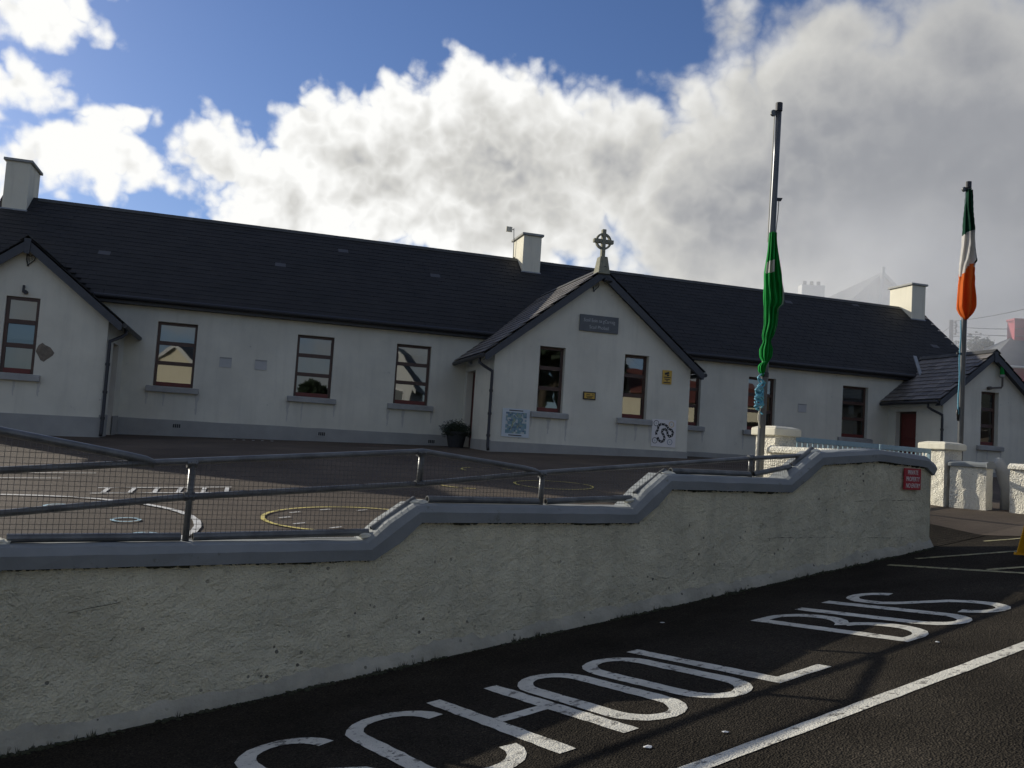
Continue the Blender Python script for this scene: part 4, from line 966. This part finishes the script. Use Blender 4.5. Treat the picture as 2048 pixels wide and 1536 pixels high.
# ------------------------------------------------------------------ flagpoles, flags, halyards
def pole(base, top, r0, r1, label):
    b_, t_ = Vector(base), Vector(top); t = thing('flagpole', base, label, 'flagpole')
    m_ = MB(); m_.tube([b_+(t_-b_)*i/8 for i in range(9)], r0, 14, r2=r1); m_.build('shaft', 'pole_metal', t, smooth=True)
    m_ = MB(); m_.tube([t_-Vector((0, 0, .06)), t_+Vector((0, 0, .04))], r1+.008, 12); m_.build('finial_cap', 'black_plastic', t)
    e = Vector((-.9587, .2845, 0)); c_ = t_-Vector((0, 0, .09))+e*(r1+.03)
    m_ = MB(); m_.tube([c_-Vector((0, .015, 0)), c_+Vector((0, .015, 0))], .04, 12); m_.build('pulley', 'galvanised', t)
    return t
ER, ED = Vector((.9587, -.2845, 0)), Vector((.2845, .9587, 0))
P1b, P1t = Vector((6.14, 9.70, yz(6.14, 9.7))), Vector((6.01, 9.40, 4.40))
P2b, P2t = Vector((11.31, 11.93, yz(11.3, 11.9))), Vector((11.06, 11.64, 4.76))
tp1 = pole(P1b, P1t, .048, .036, 'tall grey metal flagpole with a limp green flag in front of left gate pillar')
tp2 = pole(P2b, P2t, .046, .040, 'grey metal flagpole with a limp tricolour behind the right gate pillar')
m_ = MB(); c_ = P1b+(P1t-P1b)*.35; m_.tube([c_-Vector((0, 0, .03)), c_+Vector((0, 0, .03))], .052, 12); m_.build('joint_collar', 'black_plastic', tp1)
m_ = MB(); c_ = P1b+(P1t-P1b)*.775; m_.obox(c_+ER*.06, ER*.035, ED*.012, Vector((.01, 0, .02))); m_.build('cleat', 'black_plastic', tp1)
m_ = MB(); c_ = P2b+(P2t-P2b)*.47-ER*.07; m_.obox(c_, ER*.035, ED*.012, Vector((.0, 0, .015))); m_.build('cleat', 'black_plastic', tp2)
def flag(name, pb, pt, prof, cells, mats, label, folds=5, seed=0, amp=.05):
    """prof: (z, left, right) extents about the pole in metres; cells(s, z) -> material index"""
    t = thing(name, (*(pb+(pt-pb)*.5).xy, prof[-1][0]), label, 'flag'); NS, NZ = 64, 60; vs = []; zs = [prof[0][0]+(prof[-1][0]-prof[0][0])*k/NZ for k in range(NZ+1)]
    def ext(z):
        for (z0, l0, r0), (z1, l1, r1) in zip(prof, prof[1:]):
            if z0 >= z >= z1: q = (z0-z)/(z0-z1); return l0+(l1-l0)*q, r0+(r1-r0)*q
        return prof[-1][1:]
    for z in zs:
        c_ = pb+(pt-pb)*((z-pb.z)/(pt.z-pb.z)); l, r_ = ext(z); mid, hw = (l+r_)/2, max(.012, (r_-l)/2)
        for j in range(NS):
            th = 2*math.pi*j/NS; fo = (1-2*abs(math.sin(th*folds/2+mnoise.noise((z*.9, seed, 0))*2.2+seed)))*.62 + .42*mnoise.noise((math.cos(th)*1.8, math.sin(th)*1.8, z*2.0+seed))
            x_ = mid+hw*math.cos(th)*(1+.12*fo); d_ = -.02+(.60*hw+.03)*math.sin(th)*(1+1.15*fo)
            q = c_+ER*x_+ED*(d_-.02); vs.append((q.x, q.y, z+.03*mnoise.noise((th, z*2, seed+5))))
    m_ = MB(); 
    for k in range(NZ):
        for j in range(NS): m_.f.append((k*NS+j, k*NS+(j+1) % NS, (k+1)*NS+(j+1) % NS, (k+1)*NS+j)); m_.mi.append(cells(j/NS, (zs[k]+zs[k+1])/2))
    m_.v = vs; m_.f.append(tuple(range(NS))); m_.mi.append(m_.mi[0]); m_.f.append(tuple(NZ*NS+j for j in range(NS))); m_.mi.append(m_.mi[-2])
    m_.build('cloth', mats, t, smooth=True); return t
# s: 0 is the right edge, .25 rear, .5 left edge, .75 front
f1 = [(2.82, -.042, .038), (2.74, -.046, .044), (2.58, -.052, .07), (2.31, -.075, .12), (2.0, -.065, .165), (1.93, -.06, .16), (1.90, -.055, .11), (1.69, -.045, .10), (1.55, -.065, .07), (1.48, -.045, .035), (1.38, -.085, .07), (1.29, -.075, .06), (1.24, -.035, .03), (1.19, -.095, .0), (1.12, -.09, -.01), (1.06, -.05, -.03)]
flag('green_flag', P1b, P1t, f1, lambda s, z: 1 if (.52 < s < .72 and 2.32 < z < 2.46) else (2 if (.90 < s < .92 and 1.6 < z < 2.5) else 0), ['flag_green', 'flag_white', 'flag_white'], 'bright green flag hanging limp and tied in bunches on the left pole', 11, 3)
def tri(s, z):
    if s < .10 or s > .90: return 0 if z > 3.46 else (1 if z > 3.38 else 2)
    w = math.cos(2*math.pi*s)
    return 0 if z > 3.97+.05*w else (1 if z > 3.40+.16*w else 2)
f2 = [(4.66, -.045, .03), (4.4, -.055, .05), (4.0, -.075, .09), (3.6, -.095, .125), (3.48, -.10, .14), (3.44, -.105, .10), (3.3, -.11, .10), (2.9, -.135, .13), (2.72, -.14, .135), (2.62, -.10, .09), (2.53, -.02, .02)]
flag('tricolour_flag', P2b, P2t, f2, tri, ['flag_dark_green', 'flag_white', 'flag_orange'], 'limp green, white and orange tricolour flag hanging on the right pole', 7, 8)
t = thing('blue_rope', (*(P1b+(P1t-P1b)*.2).xy, -.1), 'tangled bright blue rope knotted round the left flagpole below the flag', 'rope')
m_ = MB(); pts = []
for i in range(90):
    z = 1.05-.42*i/89; c_ = P1b+(P1t-P1b)*((z-P1b.z)/(P1t.z-P1b.z)); k = 1+.9*mnoise.noise((i*.35, 1, 1)); pts.append(c_ + ER*(-.055+.04*math.sin(i*.8)*k) + ED*(-.055+.02*math.cos(i*.8)) + Vector((0, 0, .05*math.sin(i*.55))))
m_.tube(pts, .0095, 6); m_.build('coil', 'rope_blue', t, smooth=True)
m_ = MB(); pts = []
for i in range(70):
    z = .90-.22*i/69; c_ = P1b+(P1t-P1b)*((z-P1b.z)/(P1t.z-P1b.z)); pts.append(c_ + ER*(-.075+.045*math.sin(i*1.1)) + ED*(-.05+.02*math.cos(i*1.1)) + Vector((0, 0, .03*math.sin(i*.9))))
m_.tube(pts, .009, 6); m_.build('knot', 'rope_blue', t, smooth=True)
m_ = MB(); pts = [P1b+(P1t-P1b)*((z-P1b.z)/(P1t.z-P1b.z)) + ER*(-.05+.015*math.sin(z*20)) - ED*.05 for z in [.66-.05*i for i in range(6)]]; m_.tube(pts, .008, 6); m_.build('tail', 'rope_pale', t, smooth=True)
t = thing('halyard', (*(P2b+(P2t-P2b)*.2).xy, .9), 'thin blue halyard running down the left side of the right flagpole', 'rope')
m_ = MB(); pts = [P2b+(P2t-P2b)*((z-P2b.z)/(P2t.z-P2b.z)) + ER*(-.062+.006*math.sin(z*9)) - ED*.02 for z in [2.52-.11*i for i in range(15)]]; m_.tube(pts, .012, 6); m_.build('line', 'rope_blue', t, smooth=True)
m_ = MB(); c_ = P2b+(P2t-P2b)*((1.0-P2b.z)/(P2t.z-P2b.z)); m_.tube([c_-ER*.06+Vector((0, 0, .1)), c_-ER*.085-ED*.03, c_-ER*.05-Vector((0, 0, .12)), c_-ER*.075+Vector((0, 0, .05))], .016, 6); m_.build('hitch', 'black_plastic', t, smooth=True)
t = thing('halyard', (*(P1b+(P1t-P1b)*.8).xy, 2.8), 'thin pale halyard along the bare top of the left flagpole', 'rope')
m_ = MB(); m_.tube([P1b+(P1t-P1b)*q-ER*(.052)-ED*.01 for q in (.67, .8, .9, .985)], .006, 5); m_.build('line', 'rope_pale', t)
m_ = MB(); m_.tube([P1b+(P1t-P1b)*q+ER*(.055+.01*math.sin(q*60)) for q in (.66, .70, .74, .775)], .006, 5); m_.build('line', 'rope_pale', t)

# ------------------------------------------------------------------ yellow folding caution sign by the road
cu_, cv_ = 9.93, 4.66; bx, by = xy(cu_, cv_); zb_ = rz(bx, by)
t = thing('caution_sign', (bx, by, zb_), 'orange-yellow folding floor sign standing on the road at right edge', 'sign')
for s_ in (-1, 1):
    q = lambda e, d_, z: Vector((bx, by, zb_))+ER*e+ED*(s_*d_)+Vector((0, 0, z))
    m_ = MB(); m_.hexa([q(-.17, .14, 0), q(.17, .14, 0), q(.17, .155, 0), q(-.17, .155, 0), q(-.125, .012, .49), q(.125, .012, .49), q(.125, .027, .49), q(-.125, .027, .49)]); m_.build('panel', 'caution_yellow', t, bevel=.004)
    m_ = MB(); m_.hexa([q(-.185, .13, 0), q(.185, .13, 0), q(.185, .168, 0), q(-.185, .168, 0), q(-.183, .13, .025), q(.183, .13, .025), q(.183, .165, .025), q(-.183, .165, .025)]); m_.build('foot_edge', 'caution_yellow', t)
m_ = MB(); q = lambda e, z: Vector((bx, by, zb_))+ER*e-ED*(.158-.131*z/.49)+Vector((0, 0, z))
stroke(m_, arc(0, .22, .09, .10, 0, 360, 20)[:-1], .018, lambda e, z: tuple(q(e, z)), closed=True, jit=0); m_.build('warning_ring', 'sign_black', t)

# ------------------------------------------------------------------ beyond the school: house in the mist, pole, wires, red cottage, trees
def at(px, py, dep):
    v = _f*1774.6 + _r*(px-1024) - _u*(py-768); return v*(dep/1774.6)
def gable_house(name, c, wdir, hw, dlen, zbase, zeave, zridge, wallm, roofm, label, chim=(), wins=()):
    """c = front gable centre on plan, wdir = unit vector across the gable, depth runs away from the viewer"""
    c = Vector((*c, 0)); w = Vector((*wdir, 0)).normalized(); d_ = Vector((-w.y, w.x, 0)); up = Vector((0, 0, 1))
    t = thing(name, (c.x, c.y, zbase), label, 'house'); P = lambda a, b, z: c+w*a+d_*b+up*z
    m_ = MB(); m_.add([P(-hw, 0, zbase), P(hw, 0, zbase), P(hw, 0, zeave), P(0, 0, zridge-.1), P(-hw, 0, zeave)], [(0, 1, 2, 3, 4)]); m_.add([P(-hw, dlen, zbase), P(hw, dlen, zbase), P(hw, dlen, zeave), P(0, dlen, zridge-.1), P(-hw, dlen, zeave)], [(0, 1, 2, 3, 4)])
    for s_ in (-1, 1): m_.quad(P(s_*hw, 0, zbase), P(s_*hw, dlen, zbase), P(s_*hw, dlen, zeave), P(s_*hw, 0, zeave))
    m_.build('wall', wallm, t)
    sl_ = (zridge-zeave)/hw; e = hw+.3; m_ = MB()
    for s_ in (-1, 1): m_.hexa([P(0, -.25, zridge), P(s_*e, -.25, zridge-sl_*e), P(s_*e, dlen+.25, zridge-sl_*e), P(0, dlen+.25, zridge), P(0, -.25, zridge+.1), P(s_*e, -.25, zridge-sl_*e+.1), P(s_*e, dlen+.25, zridge-sl_*e+.1), P(0, dlen+.25, zridge+.1)])
    ro = m_.build('roof', roofm, t)
    for s_ in (-1, 1):
        m_ = MB(); m_.prism([P(0, -.27, zridge+.08), P(s_*e, -.27, zridge-sl_*e+.08), P(s_*e, -.27, zridge-sl_*e-.2), P(0, -.27, zridge-.2)], d_*.02); m_.build('verge_board', 'house_white', ro)
    for a_, b_, h_, ww, dd, cm in chim:
        m_ = MB(); z0 = zridge-1.2; m_.obox(P(a_, b_, (z0+zridge+h_)/2), w*ww, d_*dd, up*((zridge+h_-z0)/2)); ch = m_.build('chimney', cm, ro)
        for k in range(3):
            m_ = MB(); q = P(a_-ww*.6+ww*.6*k, b_, zridge+h_); m_.tube([q, q+up*.35], .14, 8); m_.build('chimney_pot', 'house_slate', ch)
    for face, a_, z, ww, hh in wins:
        m_ = MB(); y_ = -.02 if face == 'f' else 0
        ctr = P(a_, y_, z) if face == 'f' else P(-hw-.02, a_, z); ax = w if face == 'f' else d_; nx = d_ if face == 'f' else w
        m_.obox(ctr, ax*ww, nx*.03, up*hh); wn = m_.build('window', 'sign_white', t)
        m_ = MB(); m_.obox(ctr-nx*.035, ax*(ww-.08), nx*.004, up*(hh-.08)); m_.build('pane', 'sign_grey', wn)
    return t
ap = at(1765, 547, 60); hw_ = 4.9
fh = gable_house('gabled_house', (ap.x, ap.y), (.9587, -.2845), hw_, 10, 3.2, ap.z-hw_*.98, ap.z, 'house_white', 'house_slate', 'tall pale gabled house fading into mist behind the school roof', chim=((-2.6, 6.5, .15, .85, .45, 'house_white'),), wins=(('f', 1.6, 7.0, .5, .8), ('f', -1.6, 7.0, .5, .8)))
q = at(1766, 552, 59.6); m_ = MB(); m_.tube([q-Vector((.6, 0, 6)), q-Vector((.1, 0, 1)), q+Vector((0, 0, .6))], .13, 8); m_.build('flue', 'lead', fh)
P0 = at(1974, 730, 50); up = Vector((0, 0, 1))
t = thing('red_cottage', (P0.x, P0.y, 3.2), 'dusky red walled cottage with grey hipped slate roof at far right edge', 'house')
Q = lambda a_, b_, z: Vector((P0.x, P0.y, 0))+ER*a_+ED*b_+up*z
m_ = MB(); cs_ = [(.3, .3), (13.7, .3), (13.7, 7.7), (.3, 7.7)]
for (a0, b0), (a1, b1) in zip(cs_, cs_[1:]+cs_[:1]): m_.quad(Q(a0, b0, 3.0), Q(a1, b1, 3.0), Q(a1, b1, P0.z), Q(a0, b0, P0.z))
m_.build('wall', 'house_red', t)
m_ = MB(); zr = P0.z+2.3
m_.add([Q(0, 0, P0.z), Q(14, 0, P0.z), Q(14, 8, P0.z), Q(0, 8, P0.z), Q(3.6, 4, zr), Q(10.4, 4, zr)], [(0, 1, 5, 4), (1, 2, 5), (2, 3, 4, 5), (3, 0, 4), (3, 2, 1, 0)])
ro = m_.build('roof', 'house_slate', t)
m_ = MB(); m_.obox(Q(4.0, 4, zr+.1), ER*.45, ED*.4, up*.9); ch = m_.build('chimney', 'house_red', ro)
m_ = MB(); m_.obox(Q(4.0, 4, zr+1.05), ER*.5, ED*.45, up*.06); m_.build('chimney_cap', 'house_red', ch)
m_ = MB(); m_.tube([Q(0, -.05, P0.z), Q(14, -.05, P0.z)], .07, 6); m_.build('gutter', 'house_white', ro)
up_b = at(1903, 700, 62); up_t = at(1903, 640, 62); gb = groundz(up_b.x, up_b.y)
t = thing('utility_pole', (up_b.x, up_b.y, gb), 'grey wooden utility pole carrying wires and a street lamp beyond the school', 'utility pole')
m_ = MB(); m_.tube([(up_b.x, up_b.y, gb), (up_t.x, up_t.y, up_t.z)], .16, 10, r2=.13); m_.build('shaft', 'wood_pole', t, smooth=True)
tv = Vector((up_t.x, up_t.y, up_t.z)); 
for k in range(5):
    m_ = MB(); q = tv+ER*(.30+.06*(k % 2))-Vector((0, 0, .15+.2*k)); m_.tube([q-Vector((0, 0, .09)), q+Vector((0, 0, .09))], .06, 7); m_.build('insulator', 'wood_pole', t)
    m_ = MB(); m_.tube([tv+ER*.12-Vector((0, 0, .15+.2*k)), q], .03, 5); m_.build('spur', 'wood_pole', t)
m_ = MB(); m_.tube([tv+ER*.12-Vector((0, 0, 1.15)), tv+ER*.8-Vector((0, 0, 1.08)), tv+ER*1.05-Vector((0, 0, 1.06))], .03, 6); arm = m_.build('lamp_arm', 'wood_pole', t)
m_ = MB(); m_.sphere(tv+ER*1.30-Vector((0, 0, 1.07)), .27, 10, 6, (1, .4, .3)); m_.build('lamp_head', 'lead', arm, smooth=True)
m_ = MB(); m_.tube([tv+ER*.1-Vector((0, 0, 1.5)), tv+ER*.35-Vector((0, 0, 1.75)), tv+ER*.25-Vector((0, 0, 2.05)), tv+ER*.1-Vector((0, 0, 2.0))], .03, 6); m_.build('cable_loop', 'wood_pole', t)
for lab, p0, p1, sag in (('highest overhead wire rising to the upper right corner from utility pole', tv+ER*.2-Vector((0, 0, .05)), at(2120, 600, 45), .15), ('middle overhead wire running right from utility pole to red chimney', tv+ER*.3-Vector((0, 0, .45)), at(2100, 655, 50), .12), ('lowest overhead wire running right from utility pole to red chimney', tv+ER*.3-Vector((0, 0, .85)), at(2100, 671, 50), .12), ('overhead wire dropping left from utility pole behind school roof', tv-ER*.1-Vector((0, 0, .5)), at(1800, 700, 60), .3)):
    t = thing('overhead_wire', tuple(p0), lab, 'wire'); m_ = MB(); m_.tube([p0+(p1-p0)*(i/12)-Vector((0, 0, sag*4*(i/12)*(1-i/12))) for i in range(13)], .022, 5); m_.build('strand', 'sign_black', t)
def tree(c, h, r_, label, seed, nl=2600, ls=.22):
    random.seed(seed); z0 = groundz(c[0], c[1]); t = thing('broadleaf_tree', (c[0], c[1], z0), label, 'tree')
    m_ = MB(); m_.tube([(c[0], c[1], z0), (c[0]+.1, c[1], z0+h*.45), (c[0], c[1], z0+h*.8)], .28, 7, r2=.07)
    for k in range(5):
        th = k*1.3; m_.tube([(c[0], c[1], z0+h*(.35+.08*k)), (c[0]+math.cos(th)*r_*.6, c[1]+math.sin(th)*r_*.6, z0+h*(.55+.08*k))], .09, 5, r2=.03)
    m_.build('trunk', 'bark', t)
    m_ = MB()
    cl = [(random.uniform(-1, 1)*r_*.7, random.uniform(-1, 1)*r_*.7, h*random.uniform(.5, .95), r_*random.uniform(.25, .5)) for _ in range(14)]
    for k in range(nl):
        x, y, z, q = random.choice(cl); v = Vector((random.gauss(0, 1), random.gauss(0, 1), random.gauss(0, .8))).normalized()*q*random.uniform(.6, 1.05); p = Vector((c[0]+x, c[1]+y, z0+z))+v
        a_ = Vector((random.uniform(-1, 1), random.uniform(-1, 1), random.uniform(-1, 1))).normalized()*ls; b_ = a_.orthogonal().normalized()*ls*.55; m_.add([p-a_, p+b_, p+a_, p-b_], [(0, 1, 2, 3)])
    m_.build('crown', 'leaf', t)
for (px, py, dep, r_, lab) in ((1940, 690, 95, 3.4, 'low rounded tree in grey haze just left of right pole'), (1966, 683, 98, 1.8, 'narrow pointed tree top in haze right of tricolour pole')):
    q = at(px, py-8, dep); tree((q.x, q.y), q.z-groundz(q.x, q.y), r_, lab, px)
q = xy(14.0, -11.5); tree(q, 9.0, 4.6, 'dark tree across the road mirrored in the left centre gable window', 5, 5000, .5)
q = xy(1.6, -13.5); tree(q, 4.2, 2.2, 'small dark tree across the road mirrored in the second left window', 9, 4000, .4)
q = xy(31, -13); tree(q, 10, 4.2, 'dark tree across the road mirrored in the right hand windows', 6, 5000, .5)
random.seed(11)
# houses across the road, behind the viewer: they show only in the window panes
for k, (a, hw_, wm, lab) in enumerate(((-8.5, 3.6, 'house_cream', 'cream house across the road mirrored in the left school windows'), (4.5, 2.3, 'house_white', 'narrow white house across the road mirrored in the third left window'))):
    x, y = xy(a, -10.5 if k != 1 else -17); zb_ = rz(*xy(a, -7))-.4
    gable_house('roadside_house', (x, y), (-DX, -DY), hw_, 8, zb_, zb_+4.6, zb_+7.4, wm, 'house_slate', lab, wins=tuple(('f', q, zb_+z, .45, .65) for q in (-hw_*.6, 0, hw_*.6) for z in (1.4, 3.7)))
zb_ = rz(*xy(22, -7))-.4
gable_house('roadside_cottage', xy(18.6, -14), (DY, -DX), 3.2, 11, zb_, zb_+2.4, zb_+3.9, 'house_cream', 'roof_red', 'white cottage with red roof across the road mirrored in centre gable window', wins=tuple(('s', q, zb_+1.4, .5, .5) for q in (2, 5.5, 9)))
# drifting mist between the school and the far house
m_ = MB(); c_ = at(1760, 600, 48); NU, NV = 32, 18; vs = []
for i in range(NV+1):
    th = math.pi*i/NV
    for j in range(NU):
        ph = 2*math.pi*j/NU; vs.append((12*math.sin(th)*math.cos(ph), 6.5*math.sin(th)*math.sin(ph), 7.5*math.cos(th)))
m_.add(vs, [((i+1)*NU+j, (i+1)*NU+(j+1) % NU, i*NU+(j+1) % NU, i*NU+j) for i in range(NV) for j in range(NU)])
mm = bpy.data.materials.new('mist_volume'); mm.use_nodes = True; T = NT(mm.node_tree); T.n.clear()
vo = T.node('ShaderNodeVolumePrincipled'); vo.inputs['Color'].default_value = (.97, .98, .99, 1); vo.inputs['Anisotropy'].default_value = .0
co = T.node('ShaderNodeTexCoord').outputs['Object']
r2 = T.vm('LENGTH', T.vm('MULTIPLY', co, (1/12, 1/6.5, 1/7.5)).outputs[0]).outputs['Value']
fall = T.m('SUBTRACT', 1.0, T.m('MULTIPLY', r2, r2), clamp=True)
nz = T.mr(T.noise(co, .22, 2, .5), .3, .7, .35, 1.6)
T.l.new(T.m('MULTIPLY', T.m('MULTIPLY', T.m('MULTIPLY', fall, fall), nz), .17), vo.inputs['Density'])
T.l.new(vo.outputs[0], T.node('ShaderNodeOutputMaterial').inputs['Volume']); MATS['mist_volume'] = mm
mo = tag(m_.build('mist', 'mist_volume', smooth=True), 'pale bank of mist drifting over the house behind the school', kind='stuff')
mo.matrix_world = frame(c_, ER, ED, (0, 0, 1))
